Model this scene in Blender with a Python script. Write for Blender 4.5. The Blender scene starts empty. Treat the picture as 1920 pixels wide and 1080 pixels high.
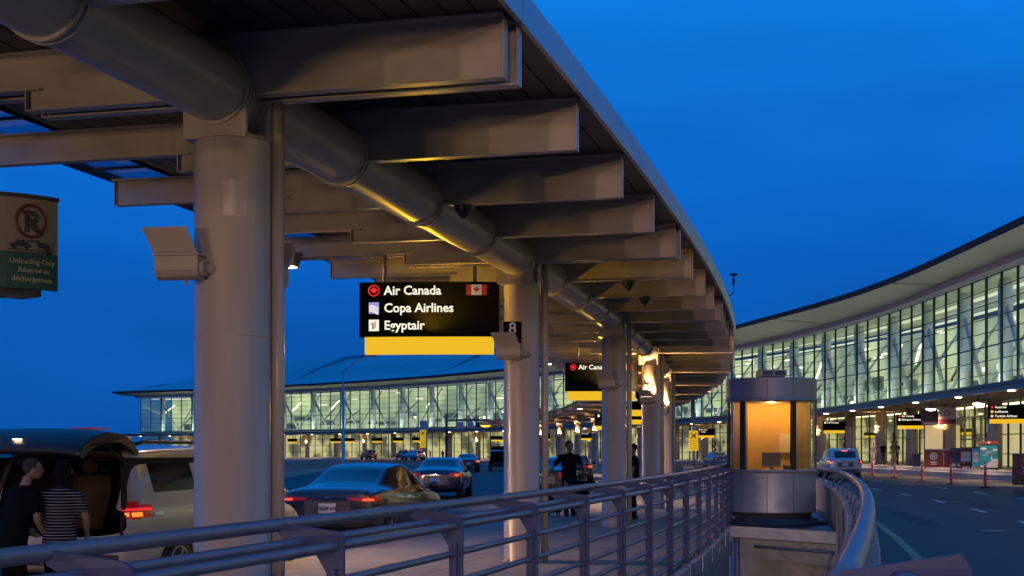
import bpy, bmesh, math, random
from math import pi, sin, cos, radians as rad
from mathutils import Vector as V, Matrix
random.seed(7)
S = bpy.context.scene
COL = S.collection

# ------------------------------------------------------------------ camera
camd = bpy.data.cameras.new('camera'); cam = bpy.data.objects.new('camera', camd); COL.objects.link(cam)
cam.location = (0, 0, 1.55); cam.rotation_euler = (pi/2, 0, 0)
camd.sensor_width = 36; camd.lens = 48.75; camd.shift_y = 0.1589
camd.clip_start = 0.05; camd.clip_end = 6000
S.camera = cam
S.render.resolution_x = 1024; S.render.resolution_y = 576
S.view_settings.view_transform = 'Standard'; S.view_settings.look = 'None'
S.view_settings.exposure = 0; S.view_settings.gamma = 1
S.render.engine = 'CYCLES'
S.cycles.use_denoising = True
S.cycles.max_bounces = 8; S.cycles.transparent_max_bounces = 16
S.cycles.sample_clamp_indirect = 3.0
S.cycles.caustics_reflective = False; S.cycles.caustics_refractive = False

# ------------------------------------------------------------------ dusk sky (after sunset: no sun disc left)
W = bpy.data.worlds.new('World'); S.world = W; W.use_nodes = True
nt = W.node_tree; bg = nt.nodes['Background']
tc = nt.nodes.new('ShaderNodeTexCoord'); sp = nt.nodes.new('ShaderNodeSeparateXYZ')
nt.links.new(tc.outputs['Generated'], sp.inputs[0])
rp = nt.nodes.new('ShaderNodeValToRGB'); cr = rp.color_ramp
cr.elements[0].position = 0.0; cr.elements[0].color = (.0028, .074, .345, 1)
cr.elements[1].position = 1.0; cr.elements[1].color = (.0035, .14, .52, 1)
for p, c in ((.08, (.003, .094, .43)), (.18, (.0033, .132, .58)), (.31, (.004, .185, .70)), (.5, (.004, .185, .66))):
    e = cr.elements.new(p); e.color = (*c, 1)
nt.links.new(sp.outputs[2], rp.inputs[0])
nz = nt.nodes.new('ShaderNodeTexNoise'); nz.inputs['Scale'].default_value = 3.2; nz.inputs['Detail'].default_value = 5
mp = nt.nodes.new('ShaderNodeMapping'); mp.inputs['Scale'].default_value = (1, 1, 3.5)
nt.links.new(tc.outputs['Generated'], mp.inputs[0]); nt.links.new(mp.outputs[0], nz.inputs[0])
cl = nt.nodes.new('ShaderNodeMapRange'); cl.inputs[1].default_value = .35; cl.inputs[2].default_value = .75
cl.inputs[3].default_value = .92; cl.inputs[4].default_value = 1.20
nt.links.new(nz.outputs[0], cl.inputs[0])
mx = nt.nodes.new('ShaderNodeVectorMath'); mx.operation = 'SCALE'
nt.links.new(rp.outputs[0], mx.inputs[0]); nt.links.new(cl.outputs[0], mx.inputs['Scale'])
nt.links.new(mx.outputs[0], bg.inputs[0]); bg.inputs[1].default_value = 1.0

# ------------------------------------------------------------------ materials
MATS = {}
def mat(name, col, rough=.5, metal=0, emit=None, es=1.0, var=0, scale=6, bump=0, bscale=40, coat=0, stretch=None, trans=0):
    if name in MATS: return MATS[name]
    m = bpy.data.materials.new(name); m.use_nodes = True; MATS[name] = m
    n = m.node_tree; b = n.nodes['Principled BSDF']
    b.inputs['Base Color'].default_value = (*col, 1); b.inputs['Roughness'].default_value = rough
    b.inputs['Metallic'].default_value = metal; b.inputs['Coat Weight'].default_value = coat
    b.inputs['Coat Roughness'].default_value = .06
    if name.startswith('asphalt'): b.inputs['Specular IOR Level'].default_value = .2
    if rough >= .8: b.inputs['Specular IOR Level'].default_value = .08
    if trans: b.inputs['Transmission Weight'].default_value = trans
    if emit: b.inputs['Emission Color'].default_value = (*emit, 1); b.inputs['Emission Strength'].default_value = es
    if var or bump:
        t = n.nodes.new('ShaderNodeTexCoord'); src = t.outputs['Object']
        if stretch:
            k = n.nodes.new('ShaderNodeMapping'); k.inputs['Scale'].default_value = stretch
            n.links.new(src, k.inputs[0]); src = k.outputs[0]
    if var:
        q = n.nodes.new('ShaderNodeTexNoise'); q.inputs['Scale'].default_value = scale; q.inputs['Detail'].default_value = 7
        n.links.new(src, q.inputs[0])
        r = n.nodes.new('ShaderNodeMapRange'); r.inputs[1].default_value = .3; r.inputs[2].default_value = .7
        r.inputs[3].default_value = 1-var; r.inputs[4].default_value = 1+var
        n.links.new(q.outputs[0], r.inputs[0])
        vm = n.nodes.new('ShaderNodeVectorMath'); vm.operation = 'SCALE'; vm.inputs[0].default_value = col
        n.links.new(r.outputs[0], vm.inputs['Scale']); n.links.new(vm.outputs[0], b.inputs['Base Color'])
        rr = n.nodes.new('ShaderNodeMapRange'); rr.inputs[3].default_value = max(0, rough-.1); rr.inputs[4].default_value = min(1, rough+.1)
        n.links.new(q.outputs[0], rr.inputs[0]); n.links.new(rr.outputs[0], b.inputs['Roughness'])
    if bump:
        q2 = n.nodes.new('ShaderNodeTexNoise'); q2.inputs['Scale'].default_value = bscale; q2.inputs['Detail'].default_value = 4
        n.links.new(src, q2.inputs[0])
        bp = n.nodes.new('ShaderNodeBump'); bp.inputs['Strength'].default_value = bump; bp.inputs['Distance'].default_value = .01
        n.links.new(q2.outputs[0], bp.inputs['Height']); n.links.new(bp.outputs[0], b.inputs['Normal'])
    return m
def glassy(name, tint=(1, 1, 1), refl=.1, rough=.02):
    if name in MATS: return MATS[name]
    m = bpy.data.materials.new(name); m.use_nodes = True; MATS[name] = m
    n = m.node_tree; n.nodes.remove(n.nodes['Principled BSDF']); out = n.nodes['Material Output']
    tr = n.nodes.new('ShaderNodeBsdfTransparent'); tr.inputs[0].default_value = (*tint, 1)
    gl = n.nodes.new('ShaderNodeBsdfGlossy'); gl.inputs['Roughness'].default_value = rough; gl.inputs[0].default_value = (.8, .9, 1, 1)
    fr = n.nodes.new('ShaderNodeLayerWeight'); fr.inputs[0].default_value = .5
    pw_ = n.nodes.new('ShaderNodeMath'); pw_.operation = 'POWER'; pw_.inputs[1].default_value = 5
    n.links.new(fr.outputs['Facing'], pw_.inputs[0])
    mu = n.nodes.new('ShaderNodeMath'); mu.operation = 'MULTIPLY_ADD'; mu.use_clamp = True; mu.inputs[1].default_value = .9; mu.inputs[2].default_value = refl
    mi = n.nodes.new('ShaderNodeMixShader')
    n.links.new(pw_.outputs[0], mu.inputs[0]); n.links.new(mu.outputs[0], mi.inputs[0])
    n.links.new(tr.outputs[0], mi.inputs[1]); n.links.new(gl.outputs[0], mi.inputs[2]); n.links.new(mi.outputs[0], out.inputs[0])
    return m
def glow(name, col, s): return mat(name, (.02, .02, .02), .5, emit=col, es=s)

PAINT = mat('cream_paint', (.46, .395, .33), .32, var=.20, scale=4, bump=.035, bscale=45, stretch=(1, 1, .10), coat=.12)
BEAM = mat('beam_paint', (.43, .37, .31), .36, var=.14, scale=4, bump=.06, bscale=30, stretch=(.5, 1, 1), coat=.15)
PIPEP = mat('pipe_paint', (.47, .40, .33), .36, var=.12, scale=3, bump=.05, bscale=30, coat=.12)
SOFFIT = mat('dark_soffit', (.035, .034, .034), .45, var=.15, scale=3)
ALU = mat('aluminium', (.42, .43, .46), .32, .75, var=.08, scale=2)
STEEL = mat('painted_steel', (.20, .20, .26), .38, .2, var=.16, scale=9, bump=.08, bscale=60)
POSTP = mat('post_paint', (.075, .095, .19), .7, 0, var=.16, scale=9, bump=.08, bscale=60)
CONC = mat('concrete', (.30, .28, .26), .75, var=.22, scale=2.2, bump=.35, bscale=25)
WALLC = mat('wall_concrete', (.34, .305, .28), .7, var=.28, scale=1.4, bump=.3, bscale=14, stretch=(1, 1, .35))
PAVE = mat('paving', (.31, .28, .265), .6, var=.20, scale=1.6, bump=.25, bscale=30)
ASPH = mat('asphalt', (.042, .041, .044), .55, var=.32, scale=.45, bump=.6, bscale=55)
WHITEL = mat('road_paint', (.64, .63, .60), .6, var=.2, scale=5)
YELL = mat('yellow_paint', (.30, .25, .12), .6, var=.2, scale=5)
BLACK = mat('black_metal', (.018, .018, .019), .35)
RUBBER = mat('rubber', (.015, .015, .016), .75)
CHROME = mat('chrome', (.6, .6, .6), .12, 1)
FIXT = mat('fixture_paint', (.36, .30, .25), .4, var=.05)
TGLASS = glassy('facade_glass', (.90, .96, .82), .06)
CGLASS = mat('car_glass', (.012, .014, .016), .06, 0, coat=.5)
MULL = mat('mullion', (.035, .06, .075), .35, .4)
WHITEP = mat('white_steel', (.62, .68, .70), .4)
GREYS = mat('grey_cladding', (.40, .365, .35), .40, .3, var=.12, scale=.4)
PURP = mat('fascia_cladding', (.68, .60, .80), .5, 0)
ROOFB = mat('roof_sheet', (.30, .36, .42), .38, .5, var=.15, scale=.25)
SIGNBK = mat('sign_black', (.008, .008, .008), .85)
SIGNYE = glow('sign_yellow', (1.0, .58, .012), .85)
TXTW = glow('sign_white', (1.0, .93, .74), 1.0)
WARML = glow('warm_lens', (1, .72, .42), 14)
COOLL = glow('cool_lens', (.8, .88, 1), 12)
TAIL = mat('tail_lens', (.35, .01, .008), .12, coat=.6, emit=(1, .03, .012), es=.10)
BRAKE = glow('brake_lens', (1, .06, .02), 6)
AMBER = glow('amber_lens', (1, .38, .04), 3)
SKIN = mat('skin', (.30, .17, .12), .6)

# ------------------------------------------------------------------ mesh builder
class MB:
    def __init__(s): s.b = bmesh.new(); s.mi = 0
    def face(s, vs, smooth=False):
        try: f = s.b.faces.new(vs)
        except ValueError: return None
        f.material_index = s.mi; f.smooth = smooth; return f
    def v(s, p): return s.b.verts.new(p)
    def poly(s, pts, smooth=False): return s.face([s.v(p) for p in pts], smooth)
    def hexa(s, a, b):            # two quads (bottom ring, top ring)
        A = [s.v(p) for p in a]; B = [s.v(p) for p in b]; n = len(A)
        s.face(A[::-1]); s.face(B)
        for i in range(n): s.face([A[i], A[(i+1) % n], B[(i+1) % n], B[i]])
    def box(s, x0, x1, y0, y1, z0, z1):
        s.hexa([(x0, y0, z0), (x1, y0, z0), (x1, y1, z0), (x0, y1, z0)], [(x0, y0, z1), (x1, y0, z1), (x1, y1, z1), (x0, y1, z1)])
    def obox(s, o, ax, ay, az):   # box from a corner and three edge vectors
        o, ax, ay, az = V(o), V(ax), V(ay), V(az)
        s.hexa([o, o+ax, o+ax+ay, o+ay], [o+az, o+az+ax, o+az+ax+ay, o+az+ay])
    def cbox(s, c, ux, uy, uz, dx, dy, dz):
        c = V(c); ux = V(ux)*dx; uy = V(uy)*dy; uz = V(uz)*dz
        s.obox(c-ux/2-uy/2-uz/2, ux, uy, uz)
    def tube(s, pts, r, n=12, cap=True, closed=False):
        pts = [V(p) for p in pts]; rs = r if isinstance(r, (list, tuple)) else [r]*len(pts)
        rings = []; prev = None
        for i, p in enumerate(pts):
            if closed: t = pts[(i+1) % len(pts)]-pts[i-1]
            else: t = (pts[min(i+1, len(pts)-1)]-pts[max(i-1, 0)])
            t = t.normalized() if t.length > 1e-9 else V((0, 0, 1))
            if prev is None:
                a = V((0, 0, 1)) if abs(t.z) < .9 else V((1, 0, 0)); u = t.cross(a).normalized()
            else: u = (prev-t*prev.dot(t)).normalized()
            w = t.cross(u); prev = u
            rings.append([s.v(p+u*rs[i]*cos(2*pi*k/n)+w*rs[i]*sin(2*pi*k/n)) for k in range(n)])
        for a, b in (list(zip(rings, rings[1:]))+([(rings[-1], rings[0])] if closed else [])):
            for k in range(n): s.face([a[k], a[(k+1) % n], b[(k+1) % n], b[k]], True)
        if cap and not closed: s.face(rings[0][::-1]); s.face(rings[-1])
    def lathe(s, prof, c=(0, 0, 0), axis='z', n=24, sx=1, sy=1, smooth=True):
        rings = []
        for r, h in prof:
            ring = []
            for k in range(n):
                a = 2*pi*k/n; x, y = r*cos(a)*sx, r*sin(a)*sy
                p = {'z': (x, y, h), 'y': (x, h, y), 'x': (h, x, y)}[axis]
                ring.append(s.v((c[0]+p[0], c[1]+p[1], c[2]+p[2])))
            rings.append(ring)
        for a, b in zip(rings, rings[1:]):
            for k in range(n): s.face([a[k], a[(k+1) % n], b[(k+1) % n], b[k]], smooth)
        s.face(rings[0][::-1]); s.face(rings[-1])
    def ball(s, c, rx, ry, rz, n=14, m=9):
        s.lathe([(max(1e-3, sin(pi*i/m))*1, -cos(pi*i/m)) for i in range(m+1)], (0, 0, 0), 'z', n)
        vs = list(s.b.verts)[-(n*(m+1)):]
        for q in vs: q.co = V((c[0]+q.co.x*rx, c[1]+q.co.y*ry, c[2]+q.co.z*rz))
    def prism(s, pts, axis, a, b):
        f = {'x': lambda p, t: (t, p[0], p[1]), 'y': lambda p, t: (p[0], t, p[1]), 'z': lambda p, t: (p[0], p[1], t)}[axis]
        s.hexa([f(p, a) for p in pts], [f(p, b) for p in pts])
    def loft(s, rings, cap=True, smooth=True):
        R = [[s.v(p) for p in r] for r in rings]; n = len(R[0])
        for a, b in zip(R, R[1:]):
            for k in range(n): s.face([a[k], a[(k+1) % n], b[(k+1) % n], b[k]], smooth)
        if cap: s.face(R[0][::-1]); s.face(R[-1])
    def sweep(s, prof, pos, ts, closed=True, cap=True, smooth=False):   # profile (off,z) along pos(t,off)
        R = []
        for t in ts:
            pr = prof(t) if callable(prof) else prof
            R.append([s.v((*pos(t, o), z)) for o, z in pr])
        n = len(R[0])
        for a, b in zip(R, R[1:]):
            for k in range(n if closed else n-1): s.face([a[k], b[k], b[(k+1) % n], a[(k+1) % n]], smooth)
        if closed and cap: s.face(R[0]); s.face(R[-1][::-1])
    def mesh(s, name, fix=True):
        if fix: bmesh.ops.recalc_face_normals(s.b, faces=s.b.faces)
        m = bpy.data.meshes.new(name); s.b.to_mesh(m); s.b.free(); return m

def link(name, data, mats, parent=None):
    o = bpy.data.objects.new(name, data); COL.objects.link(o)
    for q in (mats if isinstance(mats, (list, tuple)) else [mats]):
        if data is not None and hasattr(data, 'materials'): data.materials.append(q)
    if parent: o.parent = parent
    return o
def tag(o, label=None, cat=None, group=None, kind=None):
    for k, v in (('label', label), ('category', cat), ('group', group), ('kind', kind)):
        if v: o[k] = v
    return o
def thing(name, label, cat, loc=(0, 0, 0), rz=0, group=None):
    o = bpy.data.objects.new(name, None); COL.objects.link(o); o.location = loc; o.rotation_euler = (0, 0, rz)
    o.empty_display_size = .2
    return tag(o, label, cat, group)
def part(name, mb, m, parent, world=False):
    o = link(name, mb.mesh(name), m, parent)
    if world:
        p = parent
        while p.parent: p = p.parent
        if not parent.parent: o.matrix_parent_inverse = Matrix.Translation(-p.location) if p.rotation_euler.z == 0 else (Matrix.Translation(p.location) @ Matrix.Rotation(p.rotation_euler.z, 4, 'Z')).inverted()
    return o
def struct(name, mb, m): return tag(link(name, mb.mesh(name), m), kind='structure')
def dup(root, loc, rz, label=None):
    r = root.copy(); COL.objects.link(r); r.location = loc; r.rotation_euler = (0, 0, rz)
    if label: r['label'] = label
    for ch in list(root.children):
        c = ch.copy(); COL.objects.link(c); c.parent = r
        for g in list(ch.children):
            d = g.copy(); COL.objects.link(d); d.parent = c
    return r
FONT = None
def text_mb(body, size, bold=0, align='LEFT', depth=.004):   # lettering as a flat mesh, x right, y up
    cu = bpy.data.curves.new('t', 'FONT'); cu.body = body; cu.size = size; cu.extrude = depth; cu.align_x = align; cu.offset = bold
    cu.resolution_u = 3
    o = bpy.data.objects.new('t', cu); COL.objects.link(o)
    dg = bpy.context.evaluated_depsgraph_get(); me = bpy.data.meshes.new_from_object(o.evaluated_get(dg))
    b = MB(); b.b.from_mesh(me)
    bpy.data.objects.remove(o); bpy.data.curves.remove(cu); bpy.data.meshes.remove(me)
    return b
def place(mb, origin, ux, uy):      # lay a flat x/y mesh on a plane
    o, ux, uy = V(origin), V(ux), V(uy); uz = ux.cross(uy)
    for v in mb.b.verts: v.co = o+ux*v.co.x+uy*v.co.y+uz*v.co.z
    return mb
def join(*mbs):
    a = mbs[0]
    for o in mbs[1:]:
        m = bpy.data.meshes.new('j'); o.b.to_mesh(m); o.b.free(); a.b.from_mesh(m); bpy.data.meshes.remove(m)
    return a
def lamp(kind, name, loc, energy, col, parent=None, size=.1, target=None, angle=None, blend=.5):
    L = bpy.data.lights.new(name, kind); L.energy = energy; L.color = col
    if kind == 'AREA': L.size = size
    elif kind != 'SUN': L.shadow_soft_size = size
    if kind == 'SPOT': L.spot_size = angle or rad(90); L.spot_blend = blend
    o = bpy.data.objects.new(name, L); COL.objects.link(o); o.location = loc
    if target is not None: o.rotation_euler = (V(target)-V(loc)).to_track_quat('-Z', 'Y').to_euler()
    return o

# ------------------------------------------------------------------ the two curved alignments of the place
CC = (-282.589, 85.332); CR = 292.51; HD = .26098; ST = 2.32063          # canopy kerb: centre, tip radius, heading, beam step
def cang(i): return -HD+i*ST/CR
def cp(i, off):  a = cang(i); return (CC[0]+(CR+off)*cos(a), CC[1]+(CR+off)*sin(a))
def cp3(i, off, z): return V((*cp(i, off), z))
def cout(i): a = cang(i); return V((cos(a), sin(a), 0))
def cfwd(i): a = cang(i); return V((-sin(a), cos(a), 0))
UP = V((0, 0, 1))
TC = (-188.0, 108.17); TR = 219.6; TA = rad(-1)                            # terminal: straight to the south, then an arc
def tp(s, off):
    if s >= 0:
        a = TA+s/TR; return (TC[0]+(TR+off)*cos(a), TC[1]+(TR+off)*sin(a))
    return (TC[0]+(TR+off)*cos(TA)-sin(TA)*s, TC[1]+(TR+off)*sin(TA)+cos(TA)*s)
def tp3(s, off, z): return V((*tp(s, off), z))
def tout(s): a = TA+max(s, 0)/TR; return V((cos(a), sin(a), 0))
def tfwd(s): a = TA+max(s, 0)/TR; return V((-sin(a), cos(a), 0))
def frange(a, b, d):
    n = max(1, int(round((b-a)/d))); return [a+(b-a)*k/n for k in range(n+1)]
def sm(x, a, b):
    t = min(1, max(0, (x-a)/(b-a))); return t*t*(3-2*t)
SE = 236.0                                                                  # far end of the terminal
def walkz(s): return .48-.22*sm(s, 40, 130)

# ================================================================== the setting
g = MB(); FULL = frange(-396, 396, 3)
g.sweep([(-291, -.15), (-150, -.15), (-40, -.15), (-5.4, -.15)], cp, FULL, closed=False, smooth=True)
g.sweep([(2.5, -.13), (6, -.09), (10, -.05), (40, .0), (200, .0), (1200, .0), (5000, 0)], cp, FULL, closed=False, smooth=True)
for a, b in ((-396, -8), (64, 396)):
    g.sweep([(-5.4, -.15), (2.5, -.13)], cp, frange(a, b, 3), closed=False, smooth=True)
struct('road', g, ASPH)

g = MB(); R = frange(-8, 64, .5)                     # raised platform under the canopy, its kerb a real step
g.sweep([(-5.25, -.2), (-5.25, 0), (.02, 0), (.02, -.2)], cp, R)
struct('platform', g, PAVE)
g = MB(); g.sweep([(-5.42, -.2), (-5.42, -.01), (-5.40, .004), (-5.254, .004), (-5.254, -.2)], cp, R)
struct('kerb', g, CONC)
g = MB(); g.sweep([(.024, -.2), (.024, -.02), (2.52, -.02), (2.52, -.2)], cp, frange(11.3, 64, .5)); struct('median', g, CONC)
g = MB()                                              # the terminal pavement
g.sweep(lambda s: [(-5.4, -.2), (-5.4, walkz(s)-.2), (-5.3, walkz(s)-.18), (-5.1, walkz(s)-.18), (-5.05, walkz(s)), (16, walkz(s)), (16, -.2)], tp, frange(-80, SE+14, 3))
struct('pavement', g, PAVE)
g = MB()
for k in range(-6, 60):
    g.sweep([(-5.2, .004), (-.05, .004)], cp, [k+.2, k+.207], closed=False)
g.sweep([(-2.9, .0045), (-2.89, .0045)], cp, R, closed=False)
struct('platform_joints', g, mat('joint_dark', (.05, .045, .04), .8))
# lane lines (sheets 4 mm above the road)
def roadz(x, y):
    o = math.hypot(x-CC[0], y-CC[1])-CR
    if o < -5.4: return -.15
    for (a, za), (b, zb) in (((2.5, -.13), (6, -.09)), ((6, -.09), (10, -.05)), ((10, -.05), (40, 0)), ((40, 0), (200, 0))):
        if a <= o <= b: return za+(zb-za)*(o-a)/(b-a)
    return 0
g = MB()
def dash(i0, i1, off, w=.13):
    ts = frange(i0, i1, .5)
    pr = lambda t: [(off-w/2, roadz(*cp(t, off-w/2))+.006), (off+w/2, roadz(*cp(t, off+w/2))+.006)]
    g.sweep(pr, cp, ts, closed=False)
for off in (6.6, 9.6):
    k = -1.6 if off > 7 else -2.2
    while k < 60: dash(k, k+.95, off); k += 2.9
for off in (-9.0, -12.6):
    k = 6.0
    while k < 60: dash(k, k+1.2, off); k += 3.8
struct('lane_markings', g, WHITEL)
g = MB(); rq = random.Random(11)
for off, i0, L_, w_ in ((5.1, 2.2, 1.6, 1.1), (8.2, 5.2, 2.4, .8), (4.4, 9.5, 3.0, .5), (11.5, 7.0, 1.4, 1.8), (7.4, 13, 4, .9), (-8.0, 10, 2.2, 1.3), (-11.0, 15, 3.5, .8), (-7.2, 24, 3, 1.5)):
    pr = lambda t, o=off, w=w_: [(o-w/2, roadz(*cp(t, o-w/2))+.003), (o+w/2, roadz(*cp(t, o+w/2))+.003)]
    g.sweep(pr, cp, frange(i0, i0+L_, .4), closed=False)
struct('road_patches', g, mat('asphalt_patch', (.030, .030, .033), .6, var=.25, scale=2, bump=.5, bscale=60))
g = MB()
for off, t in ((4.6, 3.4), (5.4, 8.6), (6.9, 15.0), (-7.0, 19.0)):
    c = cp(t, off); zz = roadz(*c)+.009; g.lathe([(.34, zz-.004), (.34, zz), (.30, zz+.002)], (c[0], c[1], 0), 'z', 24)
struct('manhole_covers', g, mat('cast_iron', (.035, .034, .034), .4, .6, var=.3, scale=30))
g = MB(); ts = frange(-3, 50, .5)
g.sweep(lambda t: [(3.25, roadz(*cp(t, 3.25))+.006), (3.4, roadz(*cp(t, 3.4))+.006)], cp, ts, closed=False)
struct('edge_line', g, YELL)

# sunken light well between the platform and the right-hand road
g = MB(); Wl = frange(-2.6, 8.1, .5)
g.sweep([(.03, -3.4), (.03, -.03), (.16, -.03), (.16, -.55), (.13, -.6), (.13, -3.4)], cp, Wl)
g.sweep([(.03, -3.5), (2.5, -3.5), (2.5, -3.4), (.03, -3.4)], cp, Wl)
w_ = thing('light_well', 'sunken concrete light well below the guard railing, stained grey walls', 'light well', cp3(2, 1.2, -3.4))
part('side_wall', g, WALLC, w_, True)
A, B = cp3(8.15, .14, 0), cp3(7.35, 2.2, 0); dA, dB = cp3(11.6, .14, 0), cp3(11.6, 2.2, 0)
def slab(p, q, r, t, z0, z1):
    m = MB(); m.hexa([V((k.x, k.y, z0)) for k in (p, q, r, t)], [V((k.x, k.y, z1)) for k in (p, q, r, t)]); return m
f_ = (dA-A).normalized()
part('end_wall', slab(A+f_*.35, B+f_*.35, dB, dA, -3.4, -.62), WALLC, w_, True)
part('head_beam', slab(A+f_*.06, B+f_*.06, dB, dA, -.615, -.22), WALLC, w_, True)
part('deck', slab(A+f_*.02, B+f_*.02, dB, dA, -.215, -.03), mat('dark_deck', (.06, .06, .07), .4, var=.2, scale=4), w_, True)
part('edge_trim', slab(A-f_*.03, B-f_*.03, B+f_*.10, A+f_*.10, -.2, .02), mat('pale_trim', (.55, .48, .46), .45, var=.1, scale=5), w_, True)
m = MB(); z = -.36; n_ = (B-A).normalized(); dn = V((n_.y, -n_.x, 0))
P0 = A+n_*.7+dn*.02; P1 = B-n_*.06+dn*.02
m.tube([P0+UP*z, P1+UP*z, P1+UP*(z-.12)-n_*.0+dn*.1, P1+UP*-1.9+dn*.75], .028, 8)
for k in (.25, .8): m.cbox(P0.lerp(P1, k)+UP*z, n_, dn, UP, .03, .08, .09)
part('conduit', m, STEEL, w_, True)
m = MB(); q0 = cp3(7.7, .24, 0)
m.tube([q0+UP*-.25, q0+UP*-1.3, cp3(7.2, .24, -1.7), cp3(5.2, .2, -2.6)], .035, 8)
m.tube([q0+UP*-.25+n_*.1, q0+UP*-1.35+n_*.1, cp3(7.2, .3, -1.8), cp3(5.2, .26, -2.7)], .022, 8)
part('conduit', m, STEEL, w_, True)

m = MB(); m.hexa([cp3(-2.6, .1, -3.4), cp3(-2.6, 2.3, -3.4), cp3(-2.8, 2.3, -3.4), cp3(-2.8, .1, -3.4)], [cp3(-2.6, .1, -.05), cp3(-2.6, 2.3, -.05), cp3(-2.8, 2.3, -.05), cp3(-2.8, .1, -.05)]); part('near_wall', m, WALLC, w_, True)
t = thing('well_fill_lamp', 'unseen fill lamp added on the near end wall to brighten the light well', 'lamp', cp3(-2.55, 1.2, -1.2), cang(-2.6))
m = MB(); m.box(-.15, .15, -.1, .02, -.1, .1); part('housing', m, STEEL, t); m = MB(); m.box(-.12, .12, .022, .05, -.07, .07); part('lens', m, WARML, t)
lamp('SPOT', 'well_fill_light', cp3(-2.5, 1.2, -1.2), 4200, (1, .82, .72), size=.15, target=cp3(8, 1.2, -1.7), angle=rad(15), blend=.8)  # unseen lamp added here, a narrow beam to brighten the far end wall

# parapet with its pipe rail on the road side of the well
pw = thing('parapet_wall', 'curved concrete parapet topped by a fat blue-lit pipe rail beside the road', 'wall', cp3(3, 2.35, -.1))
m = MB(); Wr = frange(-1.9, 14.5, .4)
m.sweep([(2.2, -3.45), (2.2, .72), (2.24, .76), (2.5, .76), (2.52, .72), (2.52, -.3)], cp, Wr)
part('wall', m, WALLC, pw, True)
m = MB(); m.tube([cp3(t, 2.42, 1.07) for t in frange(-2.1, 14.5, .4)], .062, 14); part('handrail', m, STEEL, pw, True)
for k in range(14):
    t = -1.1+k*1.15; m = MB()
    o = cp3(t, 2.38, .76); m.tube([cp3(t, 2.28, .765), cp3(t, 2.30, .93), cp3(t, 2.42, 1.01)], .017, 7); m.cbox(o+UP*.006-cout(t)*.1, cout(t), cfwd(t), UP, .1, .12, .012)
    part('bracket', m, STEEL, pw, True)
for k in range(4):
    m = MB(); t = .3+k*2.3; m.sweep([(2.185, -2.2), (2.199, -2.2), (2.199, .70), (2.185, .70)], cp, [t, t+.012]); part('joint', m, BLACK, pw, True)

# guard railing above the well
gr = thing('guard_railing', 'blue-grey tubular guard railing with canted posts along the platform edge', 'railing', cp3(0, -.05, 0))
def post_mb(i):
    m = MB(); o = cout(i); f = cfwd(i)
    def q(off, z): return cp3(i, off, z)
    w = .011
    pts = [(-.235, 1.215), (-.19, 1.155), (.0, 1.06), (.05, .98), (.055, .0), (.135, .0), (.135, 1.155), (.10, 1.175)]
    m.hexa([q(*p)-f*w for p in pts], [q(*p)+f*w for p in pts])
    m.cbox(q(.095, .5), o, f, UP, .02, .085, 1.0)
    return m
for k in range(19):
    t = -2.3+.79*k
    part('post', post_mb(t), POSTP, gr, True)
    m = MB(); m.cbox(cp3(t, .10, -.12), cout(t), cfwd(t), UP, .13, .15, .26); part('base_bracket', m, STEEL, gr, True)
for off, z, r in ((-.2, 1.2, .032), (-.06, 1.125, .024), (.085, 1.105, .024), (.075, .94, .021), (.075, .77, .021), (.075, .6, .021), (.075, .43, .021), (.075, .26, .021), (.075, .1, .021)):
    m = MB(); m.tube([cp3(t, off, z) for t in frange(-3.4, 12.4, .3)], r, 12); part('rail', m, STEEL, gr, True)
er = thing('end_railing', 'short railing stub with a sloping grey plate at the near end of the parapet', 'railing', (1.1, 3.9, .3))
m = MB(); m.hexa([V(p) for p in ((.90, 3.88, .3), (1.26, 3.80, .3), (1.26, 3.80, 1.225), (1.235, 3.805, 1.268), (.92, 3.876, 1.213), (.90, 3.88, 1.18))],
                 [V(p) for p in ((.905, 3.90, .3), (1.265, 3.82, .3), (1.265, 3.82, 1.225), (1.24, 3.825, 1.268), (.925, 3.896, 1.213), (.905, 3.90, 1.18))])
part('post', m, POSTP, er, True)
m = MB(); m.tube([(1.075, 3.86, 1.185), (1.06, 3.45, 1.185)], .034, 12); m.tube([(1.18, 3.82, 1.0), (1.12, 3.5, 1.0)], .022, 12); part('rail', m, STEEL, er, True)
m = MB(); m.tube([cp3(-2.75, .085, 1.1)+V((.0, 0, -.08)), (.3, 3.9, .98), (.93, 3.89, .98)], .022, 10); part('rail', m, STEEL, er, True)

# ================================================================== the platform canopy
ZB, ZS, ZT = 4.168, 4.62, 4.80
can = thing('platform_canopy', 'long curving cream steel canopy carried on a row of round columns and a spine pipe', 'canopy', cp3(0, -2.25, 0))
N0, N1 = -15, 62
ts = frange(N0-.5, N1+.5, .5)
m = MB(); r0, r1 = -5.05, .0
pr = []; o = r1
while o > r0+.1:
    pr += [(o, ZS), (o-.2, ZS), (o-.2, ZS+.03), (o-.215, ZS+.03)]; o -= .215
pr += [(o, ZS), (r0, ZS), (r0, ZS+.12), (r1, ZS+.12)]
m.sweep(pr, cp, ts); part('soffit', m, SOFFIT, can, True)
m = MB(); m.sweep([(-5.1, ZT-.05), (.0, ZT-.05), (.0, ZT-.01), (-5.1, ZT-.01)], cp, ts); part('roof', m, GREYS, can, True)
m = MB()
for k in range(N0, N1):
    m.sweep([(.02, ZS-.03), (.06, ZS-.03), (.07, ZT+.02), (.02, ZT+.02)], cp, frange(k+.004, k+.996, .5))
part('fascia', m, ALU, can, True)
m = MB(); m.sweep([(-5.86, ZS+.03), (-5.06, ZS+.03), (-5.06, ZS+.045), (-5.86, ZS+.045)], cp, ts)
part('skylight', m, glassy('skylight_glass', (.55, .72, .85), .12), can, True)
m = MB()
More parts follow.
